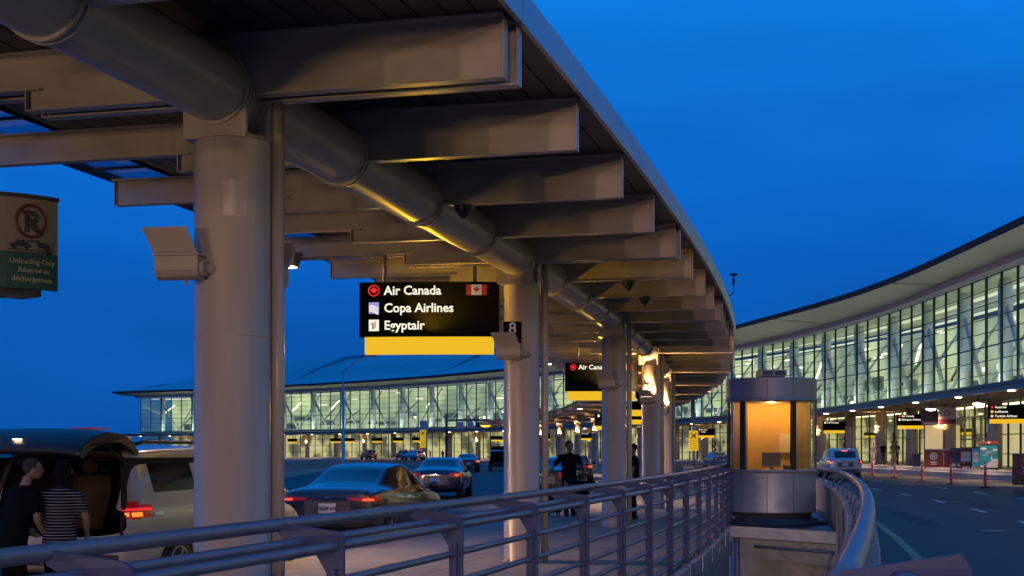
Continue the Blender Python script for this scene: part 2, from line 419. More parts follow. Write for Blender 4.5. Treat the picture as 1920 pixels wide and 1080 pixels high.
for k in range(N0, N1):
    for d in (0, .5): m.cbox(cp3(k+d+.25, -5.47, ZS+.015), cout(k), cfwd(k), UP, .78, .035, .028)
m.sweep([(-5.93, ZS-.01), (-5.87, ZS-.01), (-5.87, ZS+.07), (-5.93, ZS+.07)], cp, ts)
part('skylight_frame', m, BLACK, can, True)
# spine pipe with a ring at every beam
m = MB(); m.tube([cp3(t, -2.25, 4.245) for t in ts], .262, 28); part('spine_pipe', m, PIPEP, can, True)
def beam_mb(i, dbl):
    m = MB(); o = cout(i); f = cfwd(i)
    for sh in ((-.11, .11) if dbl else (0,)):
        c = V((*cp(i, 0), 0))+f*sh; d = 0 if sh <= 0 else .045
        def b(a0, a1, w, z0, z1): m.obox(c+o*a0-f*w/2+UP*z0, o*(a1-a0), f*w, UP*(z1-z0))
        b(-5.86, -.03+d, .2, ZS-.018, ZS-.003)               # top flange
        b(-3.85, -.045+d, .012, ZB+.012, ZS-.018)            # deep web
        b(-3.85, -.04+d, .11, ZB, ZB+.012)                   # bottom flange
        b(-5.83, -3.85, .012, ZB+.172, ZS-.018)              # shallow web
        b(-5.84, -3.74, .11, ZB+.16, ZB+.172)
        b(-3.862, -3.85, .11, ZB, ZB+.16)                    # step plate
        b(-.045+d, -.033+d, .11, ZB+.0, ZS-.018)             # end plate, outside
        b(-5.852, -5.84, .11, ZB+.16, ZS-.018)
    return m
for i in range(N0, N1+1): part('beam', beam_mb(i, i % 4 == 0), BEAM, can, True)
ring = None
for i in range(N0, N1+1):
    m = MB()
    for d in ((-.19, -.13, .13, .19) if i % 4 == 0 else (-.035, .035)):
        cc = cp3(i, -2.25, 4.245)+cfwd(i)*d
        m.tube([cc-cfwd(i)*.016, cc+cfwd(i)*.016], .285, 26)
    part('pipe_ring', m, PIPEP, can, True)
COLS = [i for i in range(-12, N1, 4)]
for n, i in enumerate(COLS):
    r = .285 if i == 0 else .25
    c = cp3(i, -2.19, 0); o = cout(i); f = cfwd(i)
    m = MB(); m.lathe([(r+.03, .004), (r+.03, .02), (r, .03), (r, 3.84), (r-.01, 3.86), (.1, 3.865)], c, 'z', 40)
    m.lathe([(r-.01, 2.39), (r+.004, 2.395), (r+.004, 2.405), (r-.01, 2.41)], c, 'z', 40)
    for k in range(8): m.lathe([(.018, .02), (.018, .05), (.01, .055)], (c.x+(r+.016)*cos(k*pi/4), c.y+(r+.016)*sin(k*pi/4), 0), 'z', 6)
    col = part('column', m, PAINT, can, True)
    m = MB()
    for d in (-.16, .16): m.cbox(cp3(i, -2.25, 4.03)+f*d, o, f, UP, .51, .035, .325)
    m.cbox(cp3(i, -2.25, 3.885), o, f, UP, .51, .36, .035)
    part('saddle_bracket', m, PAINT, can, True)
    m = MB(); d0 = cp3(i, -1.895, 0)+f*.16
    m.tube([d0+UP*.01, d0+UP*ZB], .052, 14)
    for z in (.9, 2.1, 3.45): m.cbox(d0+UP*z-o*.07, o, f, UP, .2, .06, .09)
    part('drainpipe', m, PAINT, can, True)
    if i == 0:
        m = MB(); a0 = math.atan2(-.97, .25)
        ring_ = [(a0+(k-4)*.075) for k in range(9)]
        lo = [(c.x+(r+.003)*cos(a), c.y+(r+.003)*sin(a)) for a in ring_]; li = [(c.x+(r-.01)*cos(a), c.y+(r-.01)*sin(a)) for a in ring_]
        pts = lo+li[::-1]; m.prism(pts, 'z', 3.27, 3.54); part('access_hatch', m, PAINT, can, True)

# column flood lights
def uplight(i, a, b, lit, label):
    c = cp3(i, -2.19, 0); p = c-cfwd(i)*a-cout(i)*b+UP*2.88
    t = thing('column_floodlight', label, 'floodlight', p, cang(i)+.1, 'floodlights on the canopy columns')
    m = MB(); pr = [(-.085, .085), (-.085, -.02), (-.06, -.065), (-.01, -.085), (.04, -.08), (.085, -.04), (.085, .085)]
    m.prism(pr, 'x', -.165, .165); part('housing', m, FIXT, t)
    m = MB(); m.box(-.175, .175, -.095, .095, .088, .105); part('rim', m, FIXT, t)
    m = MB(); m.hexa([(-.165, -.095, .107), (.165, -.095, .107), (.165, -.085, .107), (-.165, -.085, .107)],
                     [(-.235, -.15, .285), (.10, -.15, .285), (.10, -.14, .285), (-.235, -.14, .285)])
    part('visor', m, FIXT, t)
    m = MB(); m.tube([(.1, 0, 0), (.2, 0, 0)], .062, 16); m.tube([(.2, .0, 0), (.26, .16, -.01)], .035, 10); m.tube([(.05, -.02, -.08), (.05, -.02, -.12)], .012, 8); part('arm', m, FIXT, t)
    m = MB(); m.box(-.14, .14, -.075, .075, .1065, .112); part('lens', m, WARML if lit else mat('dead_lens', (.1, .1, .1), .15), t)
    return t, p
NAMES = {0: 'unlit floodlight with open visor on the nearest column', 4: 'unlit floodlight beneath the number 8 plate', 8: 'unlit floodlight on the third column, behind the second hanging sign',
         12: 'lit floodlight throwing warm light up the column marked 10', 16: 'lit floodlight on the column just beyond the one marked 10'}
for n, i in enumerate(COLS):
    if i < 0: continue
    lit = i >= 12
    t, p = uplight(i, (.46 if lit else .36), (.24 if i == 0 else .10), lit, NAMES.get(i, 'lit floodlight on a far canopy column, %s past the number 10' % {20: 'second', 24: 'third', 28: 'fourth', 32: 'fifth', 36: 'sixth', 40: 'seventh', 44: 'eighth', 48: 'ninth', 52: 'tenth', 56: 'eleventh', 60: 'twelfth'}.get(i, '')))
    if lit: lamp('SPOT', 'floodlight_lamp', p+UP*.14, 680 if i == 12 else 560, (1, .60, .25), size=.05, target=p+UP*2+cfwd(i)*.2, angle=rad(158), blend=.35)
t = uplight(0, -.3, -.12, False, 'small unlit floodlight on the rear side of the nearest column')[0]; t.rotation_euler.z += pi
# number plates
def plate(i, txt, label):
    p = cp3(i, -2.19, 0)-cfwd(i)*.262-cout(i)*.07; t = thing('number_plate', label, 'sign', p+UP*3.05, 0)
    ux = V((cos(cang(i)+.12), sin(cang(i)+.12), 0))
    m = MB(); m.cbox((0, 0, .13), ux, V((-ux.y, ux.x, 0)), UP, .25, .02, .3); part('panel', m, SIGNBK, t)
    m = place(text_mb(txt, .22, .003, 'CENTER'), V((0, 0, .115))+V((ux.y, -ux.x, 0))*.014, ux, UP); part('lettering', m, mat('letter_paint_%s' % txt, (.8, .8, .78) if i < 12 else (.3, .3, .29), .6), t)  # letters beside the lit floodlight painted darker to curb its glare
plate(4, '8', 'black plate with a white 8 on the second column')
plate(12, '10', 'black plate with a white 10 on the warmly lit column')

# lanterns at the outer beam tips and dark camera domes under the beams
for n, i in enumerate((4, 14, 24, 34, -6)):  # the last lantern is unseen, added behind the viewer for fill light
    t = thing('canopy_lantern', ('white-lensed box lantern at the beam tip just right of the nearest column', 'white-lensed lantern over the second hanging sign', 'far box lantern further round the outer canopy edge', 'farthest box lantern on the outer canopy edge', 'unseen box lantern added on the canopy edge behind the viewer for fill light')[n], 'lantern', cp3(i, -5.62, 4.33), cang(i), 'lanterns on the outer beam tips')
    m = MB(); m.hexa([(-.17, -.34, -.14), (.17, -.34, -.14), (.17, -.14, -.14), (-.17, -.14, -.14)], [(-.2, -.36, .05), (.2, -.36, .05), (.2, -.08, .05), (-.2, -.08, .05)]); m.box(-.03, .03, -.1, -.058, -.02, .03); part('housing', m, STEEL, t)
    m = MB(); m.box(-.15, .15, -.325, -.155, -.155, -.142); part('lens', m, WARML, t)
    lamp('SPOT', 'lantern_lamp', cp3(i, -5.62, 4.16)-cfwd(i)*.24, (850 if i == 4 else 2200 if i > 4 else 1600), (1, .58, .28), size=.12, target=cp3(i, -3.6, 0), angle=rad(140), blend=.6)
for i, a, s in ((2, -1.75, 'above the first hanging sign'), (5, -1.02, 'over the gap past the second column'), (6, -1.05, 'farthest of the three')):
    t = thing('camera_dome', 'dark cone-shaped camera dome under a beam %s' % s, 'camera', cp3(i, a, ZB), 0, 'camera domes under the beams')
    m = MB(); m.lathe([(.1, -.003), (.105, -.03), (.02, -.15), (.005, -.155)], (0, 0, 0), 'z', 16); part('dome', m, BLACK, t)
    m = MB(); m.lathe([(.115, -.002), (.115, -.012)], (0, 0, 0), 'z', 16); part('collar', m, STEEL, t)
t = thing('antenna', 'thin bent antenna standing on the canopy edge', 'antenna', cp3(8.6, .05, ZT+.02))
m = MB(); m.tube([(0, 0, 0), (.1, 0, .03), (.13, 0, .1), (.13, 0, .42)], .012, 8); part('mast', m, BLACK, t)
m = MB(); m.lathe([(.012, .2), (.03, .25), (.03, .36), (.012, .4)], (.13, 0, 0), 'z', 10); m.lathe([(.02, .42), (.08, .43), (.09, .46), (.03, .48)], (.13, 0, 0), 'z', 12); part('head', m, BLACK, t)

# ================================================================== the terminal
S0 = -160.0
tb = thing('terminal_building', 'long curved airport terminal with a lit glass hall above a low entrance canopy', 'building', tp3(0, 0, 0))
TS = frange(S0, SE, 3)
def mbp(name, m_, mt): return part(name, m_, mt, tb, True)
def lipo(s): return -4.3-2.2*sm(s, -15, 35)+1.9*sm(s, 70, 120)
def lipz(s): return 13.5+.45*sm(s, -20, 40)
# shell
HALL = mat('hall_wall_glow', (.5, .55, .45), .6, emit=(.70, .72, .38), es=.72)  # wall glows in patches, standing in for the lit interior
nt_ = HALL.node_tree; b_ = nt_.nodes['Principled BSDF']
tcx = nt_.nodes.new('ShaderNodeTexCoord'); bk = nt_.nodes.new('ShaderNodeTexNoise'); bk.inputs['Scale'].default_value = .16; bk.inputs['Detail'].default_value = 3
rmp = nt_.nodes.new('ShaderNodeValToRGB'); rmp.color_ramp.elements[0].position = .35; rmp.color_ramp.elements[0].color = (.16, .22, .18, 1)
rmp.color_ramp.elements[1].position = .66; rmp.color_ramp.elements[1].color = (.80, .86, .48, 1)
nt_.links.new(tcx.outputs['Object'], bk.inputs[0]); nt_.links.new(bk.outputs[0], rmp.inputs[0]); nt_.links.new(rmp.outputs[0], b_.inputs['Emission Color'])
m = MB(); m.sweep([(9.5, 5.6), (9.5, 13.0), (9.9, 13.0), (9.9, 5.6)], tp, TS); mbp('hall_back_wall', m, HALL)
m = MB(); m.sweep([(.1, 5.3), (.1, 5.6), (9.5, 5.6), (9.5, 5.3)], tp, TS); mbp('hall_floor', m, mat('hall_floor', (.32, .33, .3), .35))
CEIL = mat('hall_ceiling', (.62, .64, .58), .6)
m = MB(); m.sweep([(.1, 12.96), (9.4, 13.6), (9.4, 13.75), (.1, 13.1)], tp, TS); mbp('hall_ceiling', m, CEIL)
m = MB(); m.sweep([(9.5, .2), (9.5, 5.25), (9.9, 5.25), (9.9, .2)], tp, TS)
GH = mat('arrivals_wall_glow', (.5, .46, .36), .6, emit=(.72, .66, .30), es=.60)  # patchy glow put into the wall for the lit arrivals level
n2 = GH.node_tree; b2 = n2.nodes['Principled BSDF']; t2 = n2.nodes.new('ShaderNodeTexCoord'); k2 = n2.nodes.new('ShaderNodeTexNoise'); k2.inputs['Scale'].default_value = .33; k2.inputs['Detail'].default_value = 3
r2 = n2.nodes.new('ShaderNodeValToRGB'); r2.color_ramp.elements[0].position = .43; r2.color_ramp.elements[0].color = (.08, .085, .05, 1); r2.color_ramp.elements[1].position = .58; r2.color_ramp.elements[1].color = (.95, .85, .42, 1)
n2.links.new(t2.outputs['Object'], k2.inputs[0]); n2.links.new(k2.outputs[0], r2.inputs[0]); n2.links.new(r2.outputs[0], b2.inputs['Emission Color'])
mbp('arrivals_back_wall', m, GH)
# end walls
for s_ in (S0, SE):
    m = MB(); m.sweep([(.05, .2), (.05, 13.0), (9.6, 13.4), (9.6, .2)], tp, [s_, s_+.2]); mbp('end_wall', m, TGLASS if s_ == SE else GREYS)
# glazing: one sheet of glass behind a mullion grid
m = MB(); m.sweep([(0, 5.62), (0, 13.0)], tp, TS, closed=False); mbp('upper_glazing', m, TGLASS)
m = MB(); m.sweep([(.4, .45), (.4, 4.6)], tp, TS, closed=False); mbp('lower_glazing', m, TGLASS)
m = MB()
s = S0; k = 0
while s < SE+.1:
    w = .15 if k % 9 == 4 else .10
    m.cbox(tp3(s, -.09, 9.3), tfwd(s), tout(s), UP, w, .16, 7.5); s += 3.0; k += 1
for r in range(9):
    z = 5.62+r*.925; h = .05 if r not in (0, 3, 8) else .09
    m.sweep([(-.10, z-h/2), (-.03, z-h/2), (-.03, z+h/2), (-.10, z+h/2)], tp, TS)
mbp('mullion_grid', m, MULL)
m = MB(); s = S0
while s < SE+.1:
    m.cbox(tp3(s, .33, 2.5), tfwd(s), tout(s), UP, .09, .12, 4.3); s += 2.25
for z in (1.35, 2.6, 3.7): m.sweep([(.30, z-.03), (.37, z-.03), (.37, z+.03), (.30, z+.03)], tp, TS)
mbp('lower_mullion_grid', m, MULL)
# hall columns, struts and trusses
colm = MB(); s = S0+4
hc = []
while s < SE:
    m = MB(); m.lathe([(.48, 5.6), (.48, 12.7), (.42, 12.98)], tp3(s, 1.5, 0), 'z', 18); mbp('hall_column', m, WHITEP)
    m = MB(); m.tube([tp3(s+.8, 1.5, 12.75), tp3(s-4.2, 1.6, 5.7)], .2, 8)
    m.tube([tp3(s-4.2, 1.6, 5.7), tp3(s-5.2, 6.5, 12.9)], .13, 6); mbp('hall_strut', m, WHITEP)
    s += 9.0
m = MB(); s = S0+1
rr = random.Random(3)
while s < SE-6:
    # sloping escalator flanks and gantries inside the hall
    z = rr.uniform(6.6, 9.0); o = rr.uniform(4.5, 8)
    if rr.random() < .55: m.tube([tp3(s, o, z+rr.uniform(1, 2.4)), tp3(s+4.5, o, z-rr.uniform(.2, 1))], .13, 6)
    m.cbox(tp3(s+2, o, z-.6), tfwd(s), tout(s), UP, rr.uniform(1.5, 5), .3, rr.uniform(.4, 1.4)); s += rr.uniform(4, 8)
mbp('hall_fittings', m, mat('hall_fittings', (.35, .36, .33), .5))
HLITE = glow('hall_light', (1, .93, .66), 2.4)
m = MB(); s = S0+2
while s < SE-4:
    L = rr.uniform(.6, 2.6)
    if rr.random() < .30:
        a = tp3(s, 5.5, 11.4); b = tp3(s+4, 6.5, 9.6); m.tube([a, b], .13, 6)
    else: m.cbox(tp3(s, rr.uniform(3.5, 8.5), rr.uniform(10.6, 12.6)), tfwd(s), tout(s), UP, L, .35, .12)
    if rr.random() < .5: m.cbox(tp3(s+1, rr.uniform(6, 9), rr.uniform(6.4, 8.5)), tfwd(s), tout(s), UP, .7, .1, .35)
    s += rr.uniform(3.5, 6.5)
mbp('hall_lights', m, HLITE)
m = MB(); q_ = []
for o in (2.9, 6.6): m.sweep([(o, 12.75), (o+.5, 12.75), (o+.5, 12.85), (o, 12.85)], tp, TS)
mbp('hall_strip_lights', m, glow('hall_strip', (.95, 1, .74), .9))
m = MB(); m.sweep([(.25, 5.605), (.7, 5.605), (.7, 5.64), (.25, 5.64)], tp, TS); mbp('column_fill_strip', m, glow('column_fill_strip', (.90, 1, .92), 9))  # hidden glowing strip, added to brighten the hall columns from below
m = MB(); m.sweep([(2.8, 4.75), (3.3, 4.75), (3.3, 4.85), (2.8, 4.85)], tp, TS)
mbp('arrivals_strip_light', m, glow('arrivals_strip', (1, .86, .5), 4))
VEST = mat('vestibule_glow', (.7, .62, .42), .6, emit=(1, .84, .46), es=.62, var=.12, scale=1.2)  # wall given its own glow for the bright entrance
m = MB(); m.sweep([(2.6, .5), (2.6, 3.9), (2.7, 3.9), (2.7, .5)], tp, frange(-12.6, -5.4, 1.2)); mbp('vestibule_wall', m, VEST)
m = MB()
for s in (-12.6, -10.8, -9.0, -7.2, -5.4): m.cbox(tp3(s, .28, 2.2), tfwd(s), tout(s), UP, .14, .14, 3.4)
for z in (1.05, 2.35, 3.85): m.sweep([(.2, z-.05), (.29, z-.05), (.29, z+.05), (.2, z+.05)], tp, frange(-12.6, -5.4, 1.2))
m.tube([tp3(-10.2, 1.2, 3.8), tp3(-7.6, 1.4, .5)], .16, 8)
mbp('vestibule_frame', m, mat('pale_frame', (.62, .55, .42), .5))
# roof: lip, soffit, fascia, and the swelling sheet roof over the far part
def rise(s): return 7.2*sm(s, 55, 115)*(1-.6*sm(s, 222, 239))*(1.0-.09*(((s-8) % 46)/46))
def roofp(s):
    o, z = lipo(s), lipz(s); h = rise(s)
    return [(o, z), (o-.05, z+.25), (o+.4, z+.42), (2, z+.5+.18*h), (8, z+.6+.55*h), (15, z+.6+.88*h), (21, z+.6+h), (26, z+.5+.8*h), (34, z-.4), (34, z-1), (9.9, 13.9), (0.0, 13.9)]
RS = []
s = S0
while s <= SE+4:
    RS.append(s); s += 2
    if ((s-8) % 46) < 2 and s > 60: RS += [s-((s-8) % 46)-.01, s-((s-8) % 46)+.01]
RS = sorted(set(RS))
m = MB(); m.sweep(roofp, tp, RS); mbp('roof', m, ROOFB)
m = MB(); m.sweep(lambda s: [(lipo(s)+.03, lipz(s)-.02), (-1.0, 13.48), (-.9, 13.36), (lipo(s)+.5, lipz(s)-.14), (lipo(s)+.06, lipz(s)-.10)], tp, TS+[SE+3.8]); mbp('soffit', m, GREYS)
m = MB(); m.sweep(lambda s: [(lipo(s)-.03, lipz(s)-.1), (lipo(s)+.02, lipz(s)-.12), (lipo(s)+.02, lipz(s)+.3), (lipo(s)-.06, lipz(s)+.3)], tp, TS+[SE+3.8]); mbp('roof_edge', m, mat('roof_edge', (.07, .06, .06), .85))
m = MB(); m.sweep([(-1.0, 12.98), (-.3, 12.9), (-.3, 13.35), (-1.02, 13.45)], tp, TS+[SE+1]); mbp('fascia_band', m, PURP)
m = MB()
s = S0+30
while s < SE:
    m.sweep(lambda t: [(lipo(t)+.02, lipz(t)-.15), (-1.0, 13.33), (-1.0, 13.36), (lipo(t)+.02, lipz(t)-.12)], tp, [s, s+.12]); s += 31
mbp('soffit_joint', m, BLACK)
# entrance canopy along the kerb
UNDER = mat('canopy_underside', (.42, .37, .32), .5, var=.1, scale=.8)
m = MB(); m.sweep([(-6.0, 4.62), (-6.05, 4.9), (-5.9, 5.0), (.35, 5.35), (.35, 4.62), (-1.6, 4.62), (-1.6, 4.78), (-5.6, 4.78), (-5.6, 4.62)], tp, frange(S0, SE+16, 3)); mbp('entrance_canopy', m, UNDER)
m = MB(); m.sweep([(-6.09, 4.86), (-6.055, 4.86), (-6.055, 5.03), (-5.9, 5.04), (-5.9, 5.07), (-6.09, 5.07)], tp, frange(S0, SE+16, 3)); mbp('canopy_edge', m, MULL)
s = S0
while s < SE+15:
    m = MB(); m.cbox(tp3(s, -3.6, 4.66), tfwd(s), tout(s), UP, .35, 4.0, .2); mbp('canopy_rib', m, UNDER); s += 4.475
ek = 0
s = S0+2.5
ECOL = []
while s < SE+14:
    ECOL.append(s); m = MB(); m.lathe([(.42, walkz(s)+.004), (.42, 4.6)], tp3(s, -2.9, 0), 'z', 18)
    m.lathe([(.46, 3.35), (.46, 3.6)], tp3(s, -2.9, 0), 'z', 18); mbp('entrance_column', m, PAINT); s += 8.95
# edge downlights, column lights
for k, s in enumerate(frange(-52, SE+12, 8.95)):
    m = MB(); c = tp3(s, -5.72, 4.60); m.lathe([(.16, -.05), (.20, .0)], c, 'z', 12); mbp('downlight', m, WARML)
m = MB()
for k, s in enumerate(ECOL):
    if s > -30 and k % 2 == 0: lamp('SPOT', 'entrance_lamp', tp3(s, -3.9, 3.0), 900, (1, .58, .22), size=.15, target=tp3(s, -2.2, 5.2), angle=rad(120), blend=.8)
    if s > -45: lamp('SPOT', 'downlight_lamp', tp3(s+4.4, -5.6, 4.50), 1900, (1, .62, .36), size=.2, target=tp3(s+4.4, -6.2, 0), angle=rad(112), blend=.6)
# three pendant lamps with cool lenses near the road
for k, s in enumerate((-36.0, -27.5, -18.2)):
    t = thing('pendant_lamp', ('cool white pendant lamp under the entrance canopy over the airline sign at the frame edge', 'cool white pendant lamp under the entrance canopy above the newspaper boxes', 'cool white pendant lamp under the entrance canopy left of the information kiosk sign')[k], 'lamp', tp3(s, -5.2, 4.15), 0, 'pendant lamps under the entrance canopy')
    m = MB(); m.lathe([(.05, .47), (.06, .12), (.3, .04), (.34, 0)], (0, 0, 0), 'z', 16); part('shade', m, STEEL, t)
    m = MB(); m.lathe([(.32, -.004), (.24, -.09), (.05, -.12)], (0, 0, 0), 'z', 16); part('lens', m, COOLL, t)

# ================================================================== hanging airline signs
def sign_mats():
    return {'maple': mat('maple_red', (.5, .02, .02), .4, emit=(1, .03, .03), es=.75), 'star': glow('sign_blue', (.42, .38, .9), .75),
            'white': TXTW, 'gold': glow('sign_gold', (1, .6, .1), .9), 'pink': glow('sign_pink', (1, .6, .5), .8)}
SM = sign_mats()
LEAF = [(0, 1), (.17, .66), (.37, .76), (.28, .32), (.48, .52), (.55, .40), (.92, .44), (.80, .18), (.90, .08), (.48, -.28), (.54, -.44), (.08, -.36), (.07, -.85), (-.07, -.85), (-.08, -.36), (-.54, -.44), (-.48, -.28), (-.90, .08), (-.80, .18), (-.92, .44), (-.55, .40), (-.48, .52), (-.28, .32), (-.37, .76), (-.17, .66)]
def hang_sign(label, pos, rz, lines, w=1.975, h=.77, zb=3.16, zsup=(4.33, 4.168), flag=False, group='hanging airline signs', detail=True, hx=(-.64, .64), glowing=True):
    t = thing('hanging_sign', label, 'sign', (pos[0], pos[1], zb), rz, group)
    cu = lambda x: -.085-.055*(1-(2*x/w)**2)                 # face bows towards the reader
    N = 12 if detail else 4
    def slabc(x0, x1, z0, z1, dy=0, th=.18):
        m = MB(); rings = []
        for k in range(N+1):
            x = x0+(x1-x0)*k/N; y = cu(x)+dy; rings.append([(x, y, z0), (x, y, z1), (x, y+th, z1), (x, y+th, z0)])
        m.loft(rings, smooth=False); return m
    part('sign_box', slabc(-w/2, w/2, 0, h), SIGNBK, t)
    part('light_panel', slabc(-w/2+.075, w/2-.075, -.245, -.003, .012, .15), SIGNYE, t)
    for k, x in enumerate(hx):
        m = MB(); m.tube([(x, 0, h), (x, 0, zsup[k]-zb)], .03 if detail else .035, 10); part('hanger', m, FIXT, t)
    def bend(m, dy=.006):
        for v in m.b.verts: v.co.y += cu(v.co.x)-dy
        return m
    for k, (ic, tx) in enumerate(lines):
        z = h-.12-.245*k
        if tx:
            m = place(text_mb(tx, .178, .0035, depth=.003), (-w/2+.355, 0, z-.06), (1, 0, 0), (0, 0, 1)); part('lettering', bend(m), TXTW, t)
        x = -w/2+.21
        if ic == 'maple':
            m = MB(); m.tube([(x+.075*cos(a*pi/12), 0, z+.075*sin(a*pi/12)) for a in range(24)], .008, 6, closed=True)
            m.prism([(x+.055*p[0], z+.058*p[1]-.002) for p in LEAF], 'y', -.004, .004); part('emblem', bend(m), SM['maple'], t)
        elif ic == 'waves':
            m = MB(); m.box(x-.072, x+.072, -.003, .003, z-.08, z+.08); e = part('emblem', bend(m), SM['star'], t)
            m = MB()
            for q in range(5):
                pts = [(x-.068+.0226*j, 0, z-.066+.022*q+.022*sin(j*.75+.6)*(1-.08*q)-.003*j*(j-5)*.12) for j in range(7)]; m.tube(pts, .0062, 5)
            part('wave_lines', bend(m, .011), TXTW, e)
        elif ic == 'wing':
            m = MB(); m.box(x-.072, x+.072, -.003, .003, z-.08, z+.08); e = part('emblem', bend(m), TXTW, t)
            m = MB()
            for q in range(5): m.tube([(x-.02+.012*q, 0, z-.06+.006*q), (x-.012+.006*q*q*.5-.01, 0, z+.0+.01*q), (x-.045+.02*q, 0, z+.035+.006*q)], .004, 5)
            part('feather_lines', bend(m, .011), SIGNBK, e)
        elif ic in ('white', 'gold', 'pink', 'red'):
            m = MB()
            if ic in ('gold', 'pink'): m.tube([(x, -.004, z), (x, .004, z)], .08, 16)
            elif ic == 'red': m.prism([(x-.08, z-.06), (x+.04, z-.06), (x+.085, z+.06), (x-.03, z+.06)], 'y', -.004, .004)
            else: m.box(x-.07, x+.07, -.004, .004, z-.075, z+.075)
            part('emblem', bend(m), SM['maple'] if ic == 'red' else SM[ic], t)
    if flag:
        x, z = .675, h-.115
        for a, b, mm in ((-.145, -.072, 'r'), (.072, .145, 'r'), (-.072, .072, 'w')):
            m = MB(); m.box(x+a, x+b, -.003, .003, z-.073, z+.073); part('flag_field', bend(m), mat('flag_red', (.30, .03, .03), .5, emit=(.5, .02, .02), es=.22) if mm == 'r' else mat('flag_white', (.5, .45, .42), .5, emit=(.6, .5, .45), es=.25), t)
        m = MB(); m.prism([(x+.05*p[0], z+.052*p[1]) for p in LEAF], 'y', -.002, .002); part('flag_leaf', bend(m, .010), mat('flag_red', (.30, .03, .03)), t)
    return t
def can_sign(i, label, lines, **k):
    if i < 13:                                              # the yellow panel glows onto the pipe and the beams around it
        for d, e_ in ((-.30, 26), (.26, 22)):
            q = cp3(i, -3.53, 3.06)+cfwd(i)*d; lamp('SPOT', 'panel_lamp', q, e_*4, (1, .56, .02), size=.02, target=q+UP*1.2+cfwd(i)*d*2.5+cout(i)*.5, angle=rad(150), blend=.6)
    return hang_sign(label, cp(i, -3.53), cang(i)+.19, lines, **k)
can_sign(4, 'black airline sign with three lit names and a yellow panel, nearest under the canopy', [('maple', 'Air Canada'), ('waves', 'Copa Airlines'), ('wing', 'Egyptair')], flag=True)
can_sign(12, 'second hanging sign with one lit airline name, half behind the third column', [('maple', 'Air Canada')], flag=True)
can_sign(19.5, 'hanging sign with stacked names seen between the third and fourth columns', [('white', 'Air India'), ('white', 'Bangladesh'), ('white', 'Avianca')])
can_sign(27, 'far hanging sign with one name, seen below a nearer one between columns', [('white', 'Sun Airlines')])
can_sign(35, 'small far hanging sign lowest in the stack between the third and fourth columns', [('white', '')])
def term_sign(s, label, lines, off=-4.0, rz=None, **k):
    x, y = tp(s, off); return hang_sign(label, (x, y), (-math.atan2(x, y) if rz is None else rz), lines, w=k.pop('w', 1.9), zb=3.28, zsup=(4.6, 4.6), group='hanging signs along the terminal', detail=k.pop('detail', False), **k)
term_sign(-28.8, 'terminal sign listing Austrian, Lufthansa and Turkish Airlines', [('red', 'Austrian'), ('gold', 'Lufthansa'), ('pink', 'Turkish Airlines')], w=2.1)
term_sign(-9.1, 'terminal sign listing Air Canada and Ethiopian Airlines', [('red', 'Air Canada'), ('white', 'Ethiopian Airlines')])
term_sign(13.7, 'terminal sign for TAP Portugal just right of the booth', [('white', 'TAP Portugal')])
term_sign(54.0, 'terminal sign just left of the booth beside the yellow crossing sign', [('white', 'Air China'), (None, 'Cathay')])
for s, d in ((92.5, 'TAP Portugal sign seen behind the walking man'), (106.0, 'plain sign left of the walking man'), ):
    term_sign(s, d, [('white', 'TAP Portugal')] if 'TAP' in d else [(None, '')])
for s, off, d in ((21.3, 2, 'yellow-edged sign inside the glass behind the waiting people'), (-.5, 2, 'small yellow-edged sign right of the red kiosk'), (38.6, 2, 'yellow-edged sign inside the hall just right of the booth')):
    x, y = tp(s, off); hang_sign(d, (x, y), -math.atan2(x, y), [], w=1.9, h=.25, zb=2.95, zsup=(4.6, 4.6), group='signs inside the arrivals hall', detail=False)
FARS = [(121.1, 'right beside the second column'), (146.3, 'above the far blue wagon with lit tail lamps'), (152.6, 'just left of the far blue wagon'), (159.2, 'above the far dark hatchback'), (167.9, 'just right of the far street lamp'), (172.3, 'just left of the street lamp'), (185.8, 'just right of the nearest column'), (228.5, 'left of the nearest column')]
for s, d in FARS: term_sign(s, 'tiny far sign with a yellow strip %s' % d, [(None, 'Arrivals' if False else '')], h=.6, hx=(-.5, .5))

# curved no-parking sign at the left edge
t = thing('parking_sign', 'curved cream and green no-parking sign hanging at the left edge of the view', 'sign', (-4.02, 10.1, 2.72), .05)
Rr = .75
def carc(a, z, d=0): return ((Rr+d)*sin(a/Rr), -(Rr+d)*cos(a/Rr)+Rr, z)      # a runs along the curved face
CREAM = mat('sign_cream', (.25, .205, .16), .6, var=.06, scale=4); GREEN = mat('sign_green', (.012, .07, .05), .45); DARKRED = mat('sign_dark_red', (.10, .022, .02), .45)
def csheet(z0, z1, a0=-.9, a1=.72, d0=0, d1=-.03, slope=0):
    m = MB(); m.loft([[carc(a, z0+slope*a, d0), carc(a, z1+slope*a, d0), carc(a, z1+slope*a, d1), carc(a, z0+slope*a, d1)] for a in [a0+(a1-a0)*k/24 for k in range(25)]], smooth=False); return m
part('panel', csheet(.30, .70), CREAM, t); part('text_panel', csheet(.03, .297), GREEN, t)
part('top_rim', csheet(.702, .73, -.9, .725, .012, -.06), BLACK, t); part('drum', csheet(-.02, .69, -.9, .60, -.04, -.3), BLACK, t)
def cbend(m, d=.004):
    for v in m.b.verts: v.co = V(carc(v.co.x, v.co.z, d-v.co.y*.5))
    return m
cx, cz = .498, .53
m = MB(); m.tube([(cx+.110*cos(a*pi/18), 0, cz+.118*sin(a*pi/18)) for a in range(36)], .013, 6, closed=True); m.tube([(cx-.075+.15*k/6, -.004, cz+.08-.16*k/6) for k in range(7)], .011, 6); part('prohibition_ring', cbend(m), DARKRED, t)
